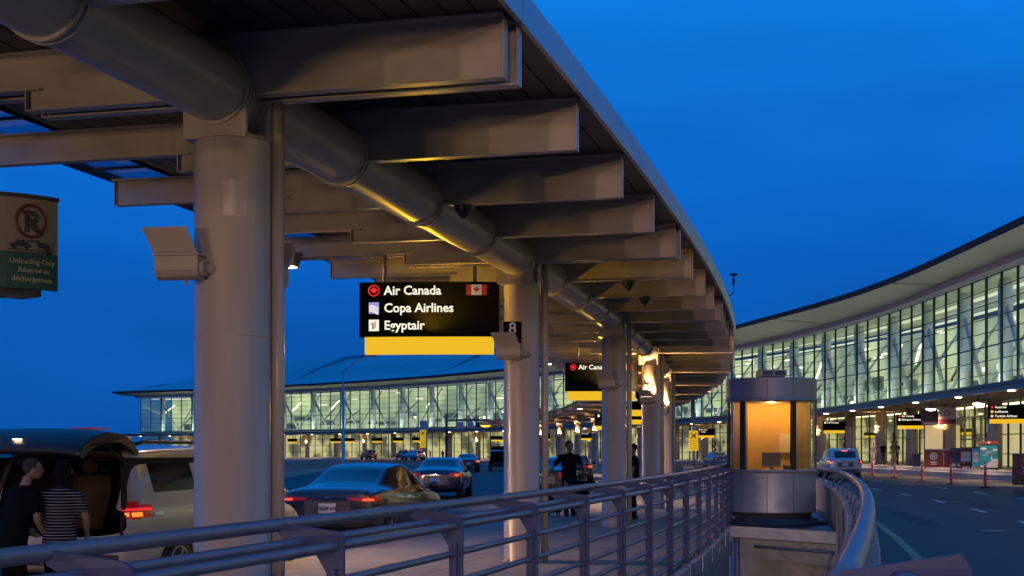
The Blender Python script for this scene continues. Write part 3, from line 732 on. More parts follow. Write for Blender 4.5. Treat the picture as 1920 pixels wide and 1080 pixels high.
m = place(text_mb('P', .215, .008, 'CENTER'), (cx, .0, cz-.075), (1, 0, 0), (0, 0, 1)); m.obox(V((cx+.0, -.002, cz-.02)), V((.075, 0, -.055)), V((0, .004, 0)), V((-.02, 0, -.02))); part('pictogram', cbend(m, .002), BLACK, t)
m = MB()
def minicar(x, z, a, s_):
    pts = [(-1, 0), (-1, .3), (-.55, .36), (-.3, .7), (.3, .7), (.6, .38), (1, .3), (1, 0)]
    m.prism([(x+s_*(p[0]*cos(a)-p[1]*sin(a)), z+s_*(p[0]*sin(a)+p[1]*cos(a))) for p in pts], 'y', -.003, .003)
    for w in (-.6, .6): m.tube([(x+s_*(w*cos(a)), -.004, z+s_*w*sin(a)), (x+s_*w*cos(a), .004, z+s_*w*sin(a))], s_*.24, 10)
minicar(.42, .337, 0, .075); minicar(.60, .33, -.5, .068); m.tube([(.47, 0, .38), (.55, 0, .385), (.59, 0, .36)], .006, 5); m.tube([(.33+.34*k/6, 0, .318-.008*k/6) for k in range(7)], .004, 5); part('pictogram', cbend(m), BLACK, t)
for q, (tx, z, x) in enumerate((('Unloading Only', .215, .31), ('R\u00e9serv\u00e9 au', .15, .37), ('d\u00e9chargement', .085, .325))):
    m = place(text_mb(tx, .055, .0008), (x+.03, 0, z), (1, 0, 0), (0, 0, 1)); part('lettering', cbend(m), mat('sign_letters', (.33, .36, .22), .5), t)
m = MB(); m.tube([(-.35, .3, .65), (-.35, .3, 1.67)], .035, 10); part('hanger', m, FIXT, t)

# ================================================================== vehicles
from mathutils.bvhtree import BVHTree
def lerp(a, b, t): return a+(b-a)*t
SEDAN = [(0, .40, .84, .88, .74, .62, '-'), (.05, .32, .93, .98, .83, .68, '-'), (.16, .27, .985, 1.03, .875, .70, '-'), (.55, .23, 1.0, 1.06, .905, .70, '-'), (.90, .2, .99, 1.085, .91, .66, 'R'),
         (1.62, .19, .965, 1.39, .91, .60, 'Q'), (1.72, .19, .96, 1.41, .91, .60, 'S'), (2.30, .19, .945, 1.45, .91, .60, 'P'), (2.38, .19, .943, 1.45, .91, .60, 'S'), (3.0, .19, .93, 1.40, .91, .61, 'W'),
         (3.75, .19, .90, .98, .90, .68, '-'), (4.25, .22, .83, .90, .88, .66, '-'), (4.62, .27, .70, .76, .82, .58, '-'), (4.74, .34, .60, .64, .72, .5, '-')]
SUV = [(0, .48, 1.0, 1.05, .86, .70, '-'), (.05, .40, 1.08, 1.13, .895, .72, 'R'), (.30, .36, 1.11, 1.66, .92, .69, '-'), (.45, .34, 1.11, 1.71, .92, .69, 'S'), (1.25, .32, 1.10, 1.75, .925, .69, 'P'), (1.33, .32, 1.10, 1.75, .925, .69, 'S'),
       (2.10, .32, 1.09, 1.75, .925, .69, 'P'), (2.18, .32, 1.09, 1.74, .925, .69, 'S'), (2.85, .32, 1.07, 1.66, .925, .69, 'W'), (3.5, .33, 1.05, 1.12, .92, .74, '-'), (4.2, .36, .98, 1.04, .89, .72, '-'), (4.5, .42, .84, .90, .82, .66, '-'), (4.58, .5, .74, .78, .74, .6, '-')]
VAN = [(0, .42, 1.02, 1.07, .89, .75, '-'), (.05, .34, 1.07, 1.14, .955, .76, 'R'), (.22, .29, 1.09, 1.66, .985, .76, '-'), (.34, .27, 1.07, 1.725, .99, .76, 'S'), (1.86, .26, 1.08, 1.75, .99, .75, 'P'), (1.96, .26, 1.08, 1.75, .99, .75, 'S'),
       (2.72, .26, 1.06, 1.74, .99, .75, 'P'), (2.80, .26, 1.06, 1.73, .99, .75, 'S'), (3.45, .26, 1.03, 1.60, .985, .74, 'W'), (4.3, .27, .98, 1.04, .965, .76, '-'), (4.75, .3, .86, .92, .93, .72, '-'), (5.05, .36, .70, .75, .86, .64, '-'), (5.12, .42, .6, .64, .78, .56, '-')]
def car_section(st):
    x, zb, zl, zr, w, wr, k = st
    h = lambda f: lerp(zl, zr-.03, f); y = lambda f: lerp(.955*w, wr, f)
    return [(0, zb), (.80*w, zb), (.965*w, zb+.10), (w, lerp(zb, zl, .5)), (.992*w, zl-.12), (.955*w, zl), (y(.13), h(.13)), (y(.90), h(.90)), (wr-.01, zr-.012), (.86*wr, zr+.004), (.45*wr, zr+.018), (0, zr+.022)]
def make_car(name, label, x, y, rz, spec, paint, z=-.15, brake=0, plate=None, wheels=(.95, 3.75), wr_=.33, open_rear=False, simple=False, group=None, lampspec=None, head=False):
    t = thing(name, label, 'car', (x, y, z), rz, group)
    b = bmesh.new(); secs = []
    for st in spec:
        P = car_section(st); n = len(P)
        R = [b.verts.new((st[0], -p[0], p[1])) for p in P]          # right side (y<0)
        L = [R[0]]+[b.verts.new((st[0], p[0], p[1])) for p in P[1:-1]]+[R[-1]]
        secs.append((R, L))
    n = 12; nreg = 1; regs = {0: ('body', paint)}
    def reg(key, nm, mt):
        nonlocal nreg
        if key not in rk: rk[key] = nreg; regs[nreg] = (nm, mt); nreg += 1
        return rk[key]
    rk = {}
    for i in range(len(spec)-1):
        kind = spec[i][6]
        for side in (0, 1):
            A, B = secs[i][side], secs[i+1][side]
            for j in range(n-1):
                if open_rear and i <= 1 and j >= 8: continue
                q = [A[j], A[j+1], B[j+1], B[j]] if side else [A[j+1], A[j], B[j], B[j+1]]
                try: f = b.faces.new(q)
                except ValueError: continue
                f.smooth = True
                if kind == 'S' and j == 6: f.material_index = reg(('s', i, side), 'window', CGLASS)
                elif kind == 'Q' and j == 6: pass
                elif kind == 'R' and j in (9, 10): f.material_index = reg('r', 'rear_window', CGLASS)
                elif kind == 'W' and j in (9, 10): f.material_index = reg('w', 'windscreen', CGLASS)
    for e, (R, L) in ((0, secs[0]), (1, secs[-1])):
        for j in range(n-1):
            if open_rear and e == 0 and j >= 3: continue
            q = [R[j], R[j+1], L[j+1], L[j]]; q = list(dict.fromkeys(q))
            if len(q) < 3: continue
            f = b.faces.new(q if e else q[::-1]); f.smooth = True
    bmesh.ops.delete(b, geom=[v for v in b.verts if not v.link_faces], context='VERTS')
    bmesh.ops.recalc_face_normals(b, faces=b.faces)
    me = bpy.data.meshes.new('car'); b.to_mesh(me); b.free()
    for k in range(nreg): me.materials.append(regs[k][1])
    o = bpy.data.objects.new('car', me); COL.objects.link(o)
    sd = o.modifiers.new('s', 'SUBSURF'); sd.levels = sd.render_levels = 1 if simple else 2
    full = bpy.data.meshes.new_from_object(o.evaluated_get(bpy.context.evaluated_depsgraph_get()))
    bpy.data.objects.remove(o)
    src = bmesh.new(); src.from_mesh(full); bv = BVHTree.FromBMesh(src)
    body = None
    for k in range(nreg):
        c = src.copy(); bmesh.ops.delete(c, geom=[f for f in c.faces if f.material_index != k], context='FACES')
        for f in c.faces: f.material_index = 0; f.smooth = True
        mm = bpy.data.meshes.new(regs[k][0]); c.to_mesh(mm); c.free(); link(regs[k][0], mm, regs[k][1], t)
    src.free()
    def decal(nm, mt, ax, u0, u1, v0, v1, nu=6, nv=3, off=.006, sgn=1, parent=None, shape=None):
        # a sheet laid over the body: ax 'x' = seen from behind/front, ax 'y' = seen from a side
        m = MB(); G = []
        for a in range(nu+1):
            row = []
            for c in range(nv+1):
                u, v = lerp(u0, u1, a/nu), lerp(v0, v1, c/nv)
                if shape: u, v = shape(u, v, a/nu, c/nv)
                if ax == 'x': o_, d = V((-3*sgn, u, v)) if sgn > 0 else V((9, u, v)), V((sgn, 0, 0))
                else: o_, d = V((u, 3*sgn, v)), V((0, -sgn, 0))
                h = bv.ray_cast(o_, d)
                row.append(None if h[0] is None else h[0]-d*off)
            G.append(row)
        for a in range(nu):
            for c in range(nv):
                q = [G[a][c], G[a+1][c], G[a+1][c+1], G[a][c+1]]
                if None in q: continue
                m.poly(q, True)
        return part(nm, m, mt, parent or t)
    w = max(s[4] for s in spec)
    # wheels; black discs paint the shaded gap of each arch
    RIM = mat('alloy', (.45, .45, .47), .25, .9)
    for wx in wheels:
        for sg in (-1, 1):
            m = MB(); m.lathe([(wr_+.055, sg*(w-.24)), (wr_+.055, sg*(w+.004))], (wx, 0, wr_+.01), 'y', 28); part('wheel_gap_shade', m, RUBBER, t)
            m = MB(); m.lathe([(wr_-.10, sg*(w-.22)), (wr_-.01, sg*(w-.22)), (wr_, sg*(w-.19)), (wr_, sg*(w-.02)), (wr_-.012, sg*(w+.010)), (wr_-.10, sg*(w+.014))], (wx, 0, wr_+.003), 'y', 28); wh = part('wheel', m, RUBBER, t)
            m = MB(); m.lathe([(wr_-.105, sg*(w-.03)), (wr_-.09, sg*(w+.016)), (wr_-.115, sg*(w+.018)), (wr_-.125, sg*(w+.008))], (wx, 0, wr_+.003), 'y', 24)
            for k in range(5):
                a = k*2*pi/5; c0 = V((wx, sg*(w+.012), wr_)); d = V((cos(a), 0, sin(a)))
                m.obox(c0+d*.02-V((-sin(a), 0, cos(a)))*.025, d*(wr_-.14), V((-sin(a), 0, cos(a)))*.05, V((0, sg*.008, 0)))
            part('rim', m, RIM, wh)
    # lamps, bumper, plate, seams, handles, mirrors
    ls = lampspec or dict(y0=.42, y1=.86, z0=.80, z1=.95)
    for sg in (-1, 1):
        tl = decal('tail_lamp', TAIL, 'x', sg*ls['y0']*w/.91, sg*ls['y1']*w/.91, ls['z0'], ls['z1'], 16, 8, .008, shape=(lambda u, v, a, c: (u, lerp(.875, v, .25+.75*a**.7))) if ls.get('taper') else None)
        if ls.get('side'): decal('side_lens', TAIL, 'y', *ls['side'], 8, 4, .008, sg, tl)
        if brake: decal('lit_lens', glow('brake_%g' % brake, (1, .07, .02), brake), 'x', sg*lerp(ls['y0'], ls['y1'], .55)*w/.91, sg*lerp(ls['y0'], ls['y1'], .96)*w/.91, lerp(ls['z0'], ls['z1'], .35), lerp(ls['z0'], ls['z1'], .66), 6, 3, .014, 1, tl)
        if not simple or head: decal('headlight', mat('headlight_glass', (.5, .5, .5), .08, .3, coat=.6), 'x', sg*.42, sg*.82, spec[-2][2]-.12, spec[-2][2]+.02, 6, 3, .006, -1)
        if not simple:
            wins = [k for k in range(len(spec)) if spec[k][6] == 'S']
            for k in wins:
                x0, x1 = spec[k][0], spec[k+1][0]
                decal('door_handle', CHROME if spec is not SUV else paint, 'y', x0+.1, x0+.3, spec[k][2]-.10, spec[k][2]-.07, 3, 1, .02, sg)
            for k in range(len(spec)):
                if spec[k][6] in ('P', 'W', 'Q'): decal('door_seam', BLACK, 'y', spec[k][0]+.03, spec[k][0]+.04, spec[k][1]+.12, spec[k][2]-.01, 1, 10, .003, sg)
            decal('sill_trim', BLACK, 'y', wheels[0]+.42, wheels[1]-.42, spec[4][1]+.02, spec[4][1]+.10, 8, 2, .004, sg)
        kx = [s for s in spec if s[6] == 'W'][0]
        m = MB(); m.ball((kx[0]+.32, sg*(w+.08), kx[2]+.10), .07, .11, .075, 10, 6); m.cbox((kx[0]+.33, sg*(w-.02), kx[2]+.05), (1, 0, 0), (0, 1, 0), (0, 0, 1), .05, .16, .03); part('mirror', m, paint, t)
    decal('rear_bumper', mat('bumper_dark', (.03, .03, .032), .45), 'x', -.78*w, .78*w, spec[1][1]+.06, spec[1][1]+.2, 12, 2, .006)
    if not open_rear:
        pz = ls.get('plate', ls['z0']-.1)
        decal('plate_recess', mat('plate_recess', (.10, .095, .10), .3, .3), 'x', -.42, .42, pz-.14, pz+.13, 8, 4, .004)
        pl = decal('number_plate', mat('plate_white', (.62, .60, .62), .5), 'x', -.16, .16, pz-.085, pz+.085, 2, 1, .014)
        if plate:
            h = bv.ray_cast(V((-3, 0, pz)), V((1, 0, 0)))
            m = place(text_mb(plate, .078, .002, 'CENTER'), (h[0].x-.03, 0, pz-.028), (0, -1, 0), (0, 0, 1)); part('lettering', m, mat('plate_ink', (.03, .04, .16), .5), pl)
        if spec is not SEDAN:
            decal('high_brake_lamp', BRAKE if brake else TAIL, 'x', -.16, .16, spec[2][3]-.06, spec[2][3]-.03, 4, 1, .02)
            decal('tailgate_trim', CHROME, 'x', -.35, .35, ls['z1']+.0, ls['z1']+.04, 4, 1, .012)
        else:
            decal('boot_seam', BLACK, 'x', -.62, .62, .925, .935, 10, 1, .003)
            decal('badge', CHROME, 'x', -.05, .05, .865, .905, 2, 2, .010)
    return t, decal, bv
def carpaint(n, c, met=.3, r=.22): return mat(n, c, r, met, coat=1.0)
P_DARK = carpaint('dark_paint', (.020, .018, .019), .1, .3); P_NAVY = carpaint('navy_paint', (.02, .03, .07)); P_WHITE = carpaint('pearl_paint', (.55, .50, .44), .1, .3); P_SILV = carpaint('silver_paint', (.52, .50, .52), .25)
P_BLACK = carpaint('black_paint', (.012, .012, .014)); P_PALE = carpaint('pale_paint', (.6, .62, .66), .1)
def on_can(i, off): return (*cp(i, off), cang(i)+pi/2)
def road_at(x, y): return roadz(x, y)
# the white people carrier with its tailgate up
x, y, rz = on_can(1.86, -6.42)
van, vdec, vbv = make_car('minivan', 'pearl white minivan at the kerb with its dark tailgate raised', x, y, rz, VAN, P_WHITE, wheels=(1.0, 4.05), wr_=.34, open_rear=True, lampspec=dict(y0=.76, y1=.90, z0=.93, z1=1.13, side=(.02, .42, .95, 1.10)))
INT = mat('van_interior', (.035, .033, .032), .8, var=.3, scale=5)
m = MB(); W2 = .80
def open_box(m, x0, x1, y0, y1, z0, z1):
    m.poly([(x1, y0, z0), (x1, y1, z0), (x1, y1, z1), (x1, y0, z1)])
    m.poly([(x0, y0, z0), (x1, y0, z0), (x1, y0, z1), (x0, y0, z1)]); m.poly([(x0, y1, z0), (x1, y1, z0), (x1, y1, z1), (x0, y1, z1)])
    m.poly([(x0, y0, z0), (x1, y0, z0), (x1, y1, z0), (x0, y1, z0)]); m.poly([(x0, y0, z1), (x1, y0, z1), (x1, y1, z1), (x0, y1, z1)])
open_box(m, .06, 1.9, -W2, W2, .6, 1.62); part('interior', m, INT, van)
m = MB(); m.tube([(.03, -W2, .62), (.03, -W2-.03, 1.06), (.22, -.71, 1.6), (.27, -.62, 1.68), (.27, .62, 1.68), (.22, .71, 1.6), (.03, W2+.03, 1.06), (.03, W2, .62)], .035, 8); part('door_seal', m, RUBBER, van)
for yy in (-.42, .42):
    m = MB(); m.loft([[(1.2+.06*k, yy-.3+abs(k-2)*.015, .75+.22*k), (1.2+.06*k, yy+.3-abs(k-2)*.015, .75+.22*k), (1.34+.06*k, yy+.3-abs(k-2)*.015, .75+.22*k), (1.34+.06*k, yy-.3+abs(k-2)*.015, .75+.22*k)] for k in range(4)]); m.ball((1.42, yy, 1.5), .06, .13, .1, 10, 6); part('rear_seat', m, mat('seat_cloth', (.05, .04, .035), .8), van)
def hatch_rows(f):                                      # raised tailgate, section along x at lateral fraction f
    e = 1-.10*f**4; d = .05*f**4
    top = [(.40, 1.735), (.28, 1.83), (.10, 1.90), (-.15, 1.94), (-.45, 1.945), (-.72, 1.90), (-.93, 1.80), (-1.02, 1.70)]
    bot = [(-.98, 1.665), (-.86, 1.73), (-.68, 1.80), (-.42, 1.835), (-.12, 1.84), (.10, 1.80), (.26, 1.74), (.37, 1.69)]
    return [(x_, z_-d) for x_, z_ in top+bot]
m = MB(); m.loft([[(q[0], yv*(.80+.12*min(1, max(0, (.4-q[0])/1.0))), q[1]) for q in hatch_rows(yv)] for yv in (-1, -.96, -.85, -.6, -.2, .2, .6, .85, .96, 1)]); hatch = part('tailgate', m, mat('tailgate_dark', (.014, .014, .016), .42), van); hatch['label'] = 'black-looking raised tailgate'
m = MB(); m.box(-.28, .02, -.66, -.34, 1.936, 1.952); part('spoiler_brake_lamp', m, TAIL, hatch)
m = MB(); m.box(.10, .16, -.25, .25, 1.895, 1.915); part('high_brake_lamp', m, glow('hatch_red', (1, .03, .05), 1.6), hatch)
for yy in (-.12, .18):
    m = MB(); m.box(-.95, -.90, yy-.04, yy+.04, 1.815, 1.825); part('plate_lamp', m, WARML, hatch)
for sg in (-1, 1):
    m = MB(); m.tube([(.22, sg*.74, 1.5), (-.35, sg*.78, 1.83)], .012, 6); part('gas_strut', m, BLACK, van)
    m = MB(); m.tube([(.6, sg*.66, 1.78), (.75, sg*.66, 1.805), (2.9, sg*.64, 1.80), (3.1, sg*.63, 1.74)], .022, 8); part('roof_rail', m, BLACK, van)
# bright reflector blocks inside the right tail lamp
vdec('lit_lens', glow('tail_orange', (1, .22, .02), 1.6), 'y', .04, .19, .965, 1.01, 5, 2, .014, -1); vdec('lit_lens', glow('tail_red', (1, .03, .02), .9), 'y', .04, .40, 1.03, 1.06, 6, 2, .014, -1)
vdec('lit_lens', glow('tail_orange', (1, .22, .02), 1.6), 'x', -.90, -.80, .965, 1.01, 5, 2, .014); vdec('lit_lens', glow('tail_red', (1, .03, .02), .9), 'x', -.90, -.80, 1.03, 1.06, 5, 2, .014)
vdec('headlight', mat('headlight_glass', (.5, .5, .5), .08, .3, coat=.6), 'y', 4.55, 4.98, .72, .86, 6, 3, .008, -1)
# dark saloon and others in the drop-off lanes
x, y, rz = on_can(5.70, -6.50)
make_car('sedan', 'dark saloon car with white number plate waiting at the kerb ahead of the minivan', x, y, rz, SEDAN, P_DARK, brake=2.2, plate='CCDF 615', lampspec=dict(y0=.36, y1=.88, z0=.80, z1=.90, side=(.03, .30, .82, .92), plate=.70, taper=1))
x, y, rz = on_can(16.4, -10.2)
make_car('sedan', 'dark blue saloon with glowing tail lamps in the second lane', x, y, rz+.06, SEDAN, P_NAVY, brake=2.5, lampspec=dict(y0=.50, y1=.87, z0=.76, z1=.94, side=(.03, .30, .80, .94), plate=.68))
x, y, rz = on_can(17.0, -6.5)
make_car('sedan', 'dark taxi at the kerb left of the walking man', x, y, rz, SEDAN, P_BLACK, brake=3.0, lampspec=dict(y0=.50, y1=.87, z0=.76, z1=.94, plate=.68))
x, y, rz = on_can(27, -6.3)
make_car('sedan', 'dark car with a red tail lamp beyond the walking man', x, y, rz, SEDAN, P_NAVY, brake=5.0, simple=True)
x, y, rz = on_can(43, -12.4)
make_car('sedan', 'far car with a bright red brake lamp beside the open black wagon', x, y, rz, SEDAN, P_DARK, brake=14, simple=True)
x, y, rz = on_can(46.5, -9.3)
fw, fdec, fbv = make_car('wagon', 'far black wagon with its tailgate open beside the second column', x, y, rz-.1, SUV, P_BLACK, wheels=(.9, 3.6), open_rear=True, simple=True, lampspec=dict(y0=.74, y1=.9, z0=.85, z1=1.1))
m = MB(); open_box(m, .05, 1.6, -.76, .76, .6, 1.6); part('interior', m, INT, fw)
m = MB(); m.hexa([(.35, -.72, 1.74), (.35, .72, 1.74), (-.72, .74, 2.02), (-.72, -.74, 2.02)], [(.35, -.72, 1.80), (.35, .72, 1.80), (-.72, .74, 2.10), (-.72, -.74, 2.10)]); part('tailgate', m, P_BLACK, fw)
def road_car(s, off, name, label, spec, paint, turn=0, **k):
    x, y = tp(s, off); a = TA+max(s, 0)/TR
    return make_car(name, label, x, y, a+pi/2+turn, spec, paint, z=roadz(x, y)+.0, **k)
road_car(153.8, -8.5, 'hatchback', 'far dark hatchback at the terminal kerb, left of the blue wagon', SUV, P_DARK, wheels=(.9, 3.6), simple=True, turn=-.25)
road_car(142.0, -8.5, 'wagon', 'far dark blue wagon with red tail lamps at the terminal kerb', SUV, P_NAVY, wheels=(.9, 3.6), brake=5, simple=True, turn=-.2)
road_car(136.0, -9.5, 'wagon', 'far silver-blue wagon with orange tail lamps just right of the dark blue wagon', SUV, P_SILV, wheels=(.9, 3.6), brake=6, simple=True)
road_car(180.5, -12, 'sedan', 'far pale saloon between the nearest column and the street lamp', SEDAN, P_PALE, simple=True, turn=1.2)
road_car(33.0, -9, 'sedan', 'blue car just left of the booth behind the fence', SEDAN, carpaint('blue_paint', (.03, .08, .22)), simple=True)
x, y = 18.15, 75.5
make_car('sport_utility', 'silver sport utility car with lit tail lamps driving away beside the parapet', x, y, pi/2-.07, SUV, P_SILV, z=roadz(x, y), wheels=(.9, 3.6), wr_=.36, brake=7, lampspec=dict(y0=.70, y1=.89, z0=.92, z1=1.12, plate=.86))

# ================================================================== people
def fused(mb, vox, smooth=4):
    me = mb.mesh('p'); o = bpy.data.objects.new('p', me); COL.objects.link(o)
    r = o.modifiers.new('r', 'REMESH'); r.mode = 'VOXEL'; r.voxel_size = vox; r.use_smooth_shade = True
    k = o.modifiers.new('k', 'SMOOTH'); k.iterations = smooth; k.factor = .5
    f = bpy.data.meshes.new_from_object(o.evaluated_get(bpy.context.evaluated_depsgraph_get())); bpy.data.objects.remove(o)
    for p in f.polygons: p.use_smooth = True
    return f
def ell(c, rx, ry, n=16): return [(c[0]+rx*cos(2*pi*k/n), c[1]+ry*sin(2*pi*k/n), c[2]) for k in range(n)]
def person(label, loc, rz, H=1.75, arms=None, legs=None, lean=0, head=(0, 0), shirt=None, trousers=None, hair=None, skin=SKIN, longhair=False, vox=.014, female=False, skirt=False, group=None, bald=False, shoes=None):
    """Local frame: +y is the way the person faces, z up, the ground at 0."""
    t = thing('person', label, 'person', loc, rz, group); k = H/1.75
    sh = .17 if female else .20; hp = .165
    L = lambda x, y, z: V((x*k, (y+max(0, z-.95)*lean)*k, z*k))
    arms = arms or [((-1, .0, .0, 1.17), (-1, .03, .04, .93)), ((1, .0, .0, 1.17), (1, .03, .04, .93))]
    # arms: ((side, dx, y, z) elbow, (side, dx, y, z) wrist); dx is outward from the shoulder line
    legs = legs or [(-.10, .0, .0), (.10, .0, .0)]
    hd = lambda x, y, z: V((x, y+head[0]*(z-1.5), z))
    def torso(m, g, top=1.46, bot=.86):
        prof = [(.86, .165, .115), (.95, .17, .12), (1.05, .145 if female else .16, .105), (1.18, .15 if female else .175, .11), (1.30, sh-.02, .12), (1.38, sh-.02, .105), (1.43, sh-.07, .085), (1.47, .065, .065)]
        m.loft([ell(L(0, 0, z), (rx+g)*k, (ry+g)*k) for z, rx, ry in prof if bot <= z <= top+.02])
    def arm_pts(a):
        e, w = a; s = e[0]; S_ = L(s*sh, 0, 1.375); E_ = L(s*(sh+.04+e[1]), e[2], e[3]); W_ = L(s*(sh+.04+w[1]), w[2], w[3]); return S_, E_, W_
    # body
    m = MB(); torso(m, -.012)
    m.tube([L(0, .0, 1.42), L(0, .01, 1.5), L(0, .015, 1.56)], [.062*k, .055*k, .05*k], 12)
    hc = L(0, .025+head[0]*.1, 1.645); tw = head[1]
    rot = Matrix.Rotation(tw, 3, 'Z')
    def hp_(x, y, z): return hc+rot @ V((x*k, y*k, z*k))
    c0 = len(m.b.verts); m.ball((0, 0, 0), .075, .092, .108)
    m.ball((0, .030, -.06), .056, .06, .055)                             # jaw
    m.tube([(0, .085, .012), (0, .108, -.022), (0, .088, -.03)], [.010, .016, .012], 6)   # nose
    m.ball((0, .088, -.058), .022, .010, .009, 8, 5)                      # lips
    for s in (-1, 1): m.ball((s*.077, -.004, -.012), .013, .020, .032, 8, 5); m.ball((s*.03, .083, .036), .022, .012, .009, 8, 5)
    for v in list(m.b.verts)[c0:]: v.co = hp_(*v.co)
    for a in arms:
        S_, E_, W_ = arm_pts(a); d = (W_-E_).normalized()
        m.tube([S_, S_.lerp(E_, .4), E_, E_.lerp(W_, .35), W_], [.052*k, .047*k, .038*k, .037*k, .026*k], 10)
        side = d.cross(V((0, 1, 0))); side = side.normalized() if side.length > .2 else V((1, 0, 0)); nrm = side.cross(d).normalized(); s = a[0][0]
        # palm, four bent fingers of different lengths, thumb off the side of the palm
        m.loft([[W_+d*z+nrm*x*.040*k+side*y*.016*k for x, y in ((-1, -1), (1, -1), (1, 1), (-1, 1))] for z in (0.0, .04*k, .085*k)], smooth=True)
        for q, (o, ln) in enumerate(((-.030, .062), (-.010, .074), (.010, .070), (.029, .055))):
            b0 = W_+d*.082*k+nrm*o*k; b1 = b0+d*ln*.5*k; b2 = b1+d*ln*.42*k-side*s*.028*k
            m.tube([b0, b1, b2], [.0095*k, .009*k, .0075*k], 6)
        b0 = W_+d*.03*k+nrm*.036*k; m.tube([b0, b0+d*.03*k+nrm*.022*k, b0+d*.06*k+nrm*.026*k-side*s*.01*k], [.012*k, .0105*k, .008*k], 6)
    for lx, kn, an in legs:
        s = -1 if lx < 0 else 1
        m.tube([L(s*.095, 0, .9), V((lx*k, kn*k+.02, .49*k)), V((lx*k, an*k-.01, .28*k)), V((lx*k, an*k, .08*k))], [.078*k, .052*k, .05*k, .036*k], 10)
    link('body', fused(m, vox*.75, 2), skin, t)
    # shirt
    m = MB(); torso(m, .016, 1.47, .9 if not female else .86)
    if female: m.loft([ell(L(0, 0, z), (rx)*k, (ry)*k) for z, rx, ry in ((.80, .195, .145), (.9, .19, .14), (1.0, .17, .12))])
    else: m.loft([ell(L(0, 0, z), (rx)*k, (ry)*k) for z, rx, ry in ((.88, .185, .135), (.98, .182, .132), (1.1, .178, .124))])
    for a in arms:
        S_, E_, W_ = arm_pts(a); m.tube([S_+V((-a[0][0]*.05*k, 0, .005)), S_, S_.lerp(E_, .35), S_.lerp(E_, .72)], [.07*k, .068*k, .062*k, .060*k], 12)
    link('shirt', fused(m, vox), shirt, t)
    m = MB()
    m.loft([ell(L(0, 0, z), rx*k, ry*k) for z, rx, ry in ((.80, .178, .13), (.9, .172, .125), (.97, .168, .122))])
    for lx, kn, an in legs:
        s = -1 if lx < 0 else 1
        m.tube([L(s*.09, 0, .88), L(s*.092, kn*.3, .72), V((lx*k, kn*k+.02, .49*k)), V((lx*k, an*k-.01, .28*k)), V((lx*k, an*k, .07*k))], [.095*k, .088*k, .068*k, .064*k, .06*k], 12)
    link('trousers', fused(m, vox), trousers, t)
    for lx, kn, an in legs:
        m = MB(); m.loft([[(lx*k+x*w_*k, an*k+y, z) for x, y, z in ((-1, y0, .004), (1, y0, .004), (1, y0, hh), (.5, y0, hh+.012), (-.5, y0, hh+.012), (-1, y0, hh))] for y0, w_, hh in ((-.085, .030, .06), (-.06, .040, .09), (.02, .042, .085), (.10, .046, .05), (.155, .040, .035), (.175, .022, .02))])
        part('shoe', m, shoes or BLACK, t)
    if not bald:
        m = MB(); m.ball((0, -.018, .022), .086, .096, .100)
        if longhair: m.loft([[(x*w_, y*d_-.062, z) for x, y in ((-1, -.6), (0, -1), (1, -.6), (1, .6), (0, .8), (-1, .6))] for z, w_, d_ in ((.02, .09, .06), (-.10, .105, .065), (-.22, .115, .06), (-.36, .10, .05))])
        for v in m.b.verts: v.co = hp_(*v.co)
        for v in list(m.b.verts):                                            # keep the face clear
            q = rot.inverted() @ (v.co-hc)
            if not longhair and q.z < -.02*k and q.y > -.03: v.co += rot @ V((0, -.05*k, .02*k))
            elif q.y > .045*k and q.z < .065*k: v.co += rot @ V((0, -.05*k, 0))
        link('hair', fused(m, vox*.8, 3), hair, t)
    return t
CL_BLACK = mat('cloth_black', (.006, .006, .007), .85, var=.2, scale=20); CL_NAVY = mat('cloth_navy', (.015, .018, .035), .85, var=.2, scale=20); CL_DENIM = mat('cloth_denim', (.03, .04, .08), .85, var=.2, scale=20)
CL_GREY = mat('cloth_grey', (.10, .10, .11), .85, var=.2, scale=20); CL_PALE = mat('cloth_pale', (.35, .33, .33), .85)
H_DARK = mat('hair_dark', (.008, .006, .005), .8, bump=.6, bscale=120); H_GREY = mat('hair_grey', (.055, .05, .048), .8, bump=.6, bscale=120)
STRIPE = mat('striped_jersey', (.014, .015, .025), .85)
sn = STRIPE.node_tree; sb = sn.nodes['Principled BSDF']; stc = sn.nodes.new('ShaderNodeTexCoord'); ssx = sn.nodes.new('ShaderNodeSeparateXYZ'); sn.links.new(stc.outputs['Object'], ssx.inputs[0])
sw = sn.nodes.new('ShaderNodeMath'); sw.operation = 'MULTIPLY'; sw.inputs[1].default_value = 34.0
sadd = sn.nodes.new('ShaderNodeMath'); sadd.operation = 'FRACT'; sgt = sn.nodes.new('ShaderNodeMath'); sgt.operation = 'GREATER_THAN'; sgt.inputs[1].default_value = .80
smx = sn.nodes.new('ShaderNodeMix'); smx.data_type = 'RGBA'; smx.inputs[6].default_value = (.014, .015, .025, 1); smx.inputs[7].default_value = (.42, .38, .36, 1)
sn.links.new(ssx.outputs[2], sw.inputs[0]); sn.links.new(sw.outputs[0], sadd.inputs[0]); sn.links.new(sadd.outputs[0], sgt.inputs[0]); sn.links.new(sgt.outputs[0], smx.inputs[0]); sn.links.new(smx.outputs[2], sb.inputs['Base Color'])
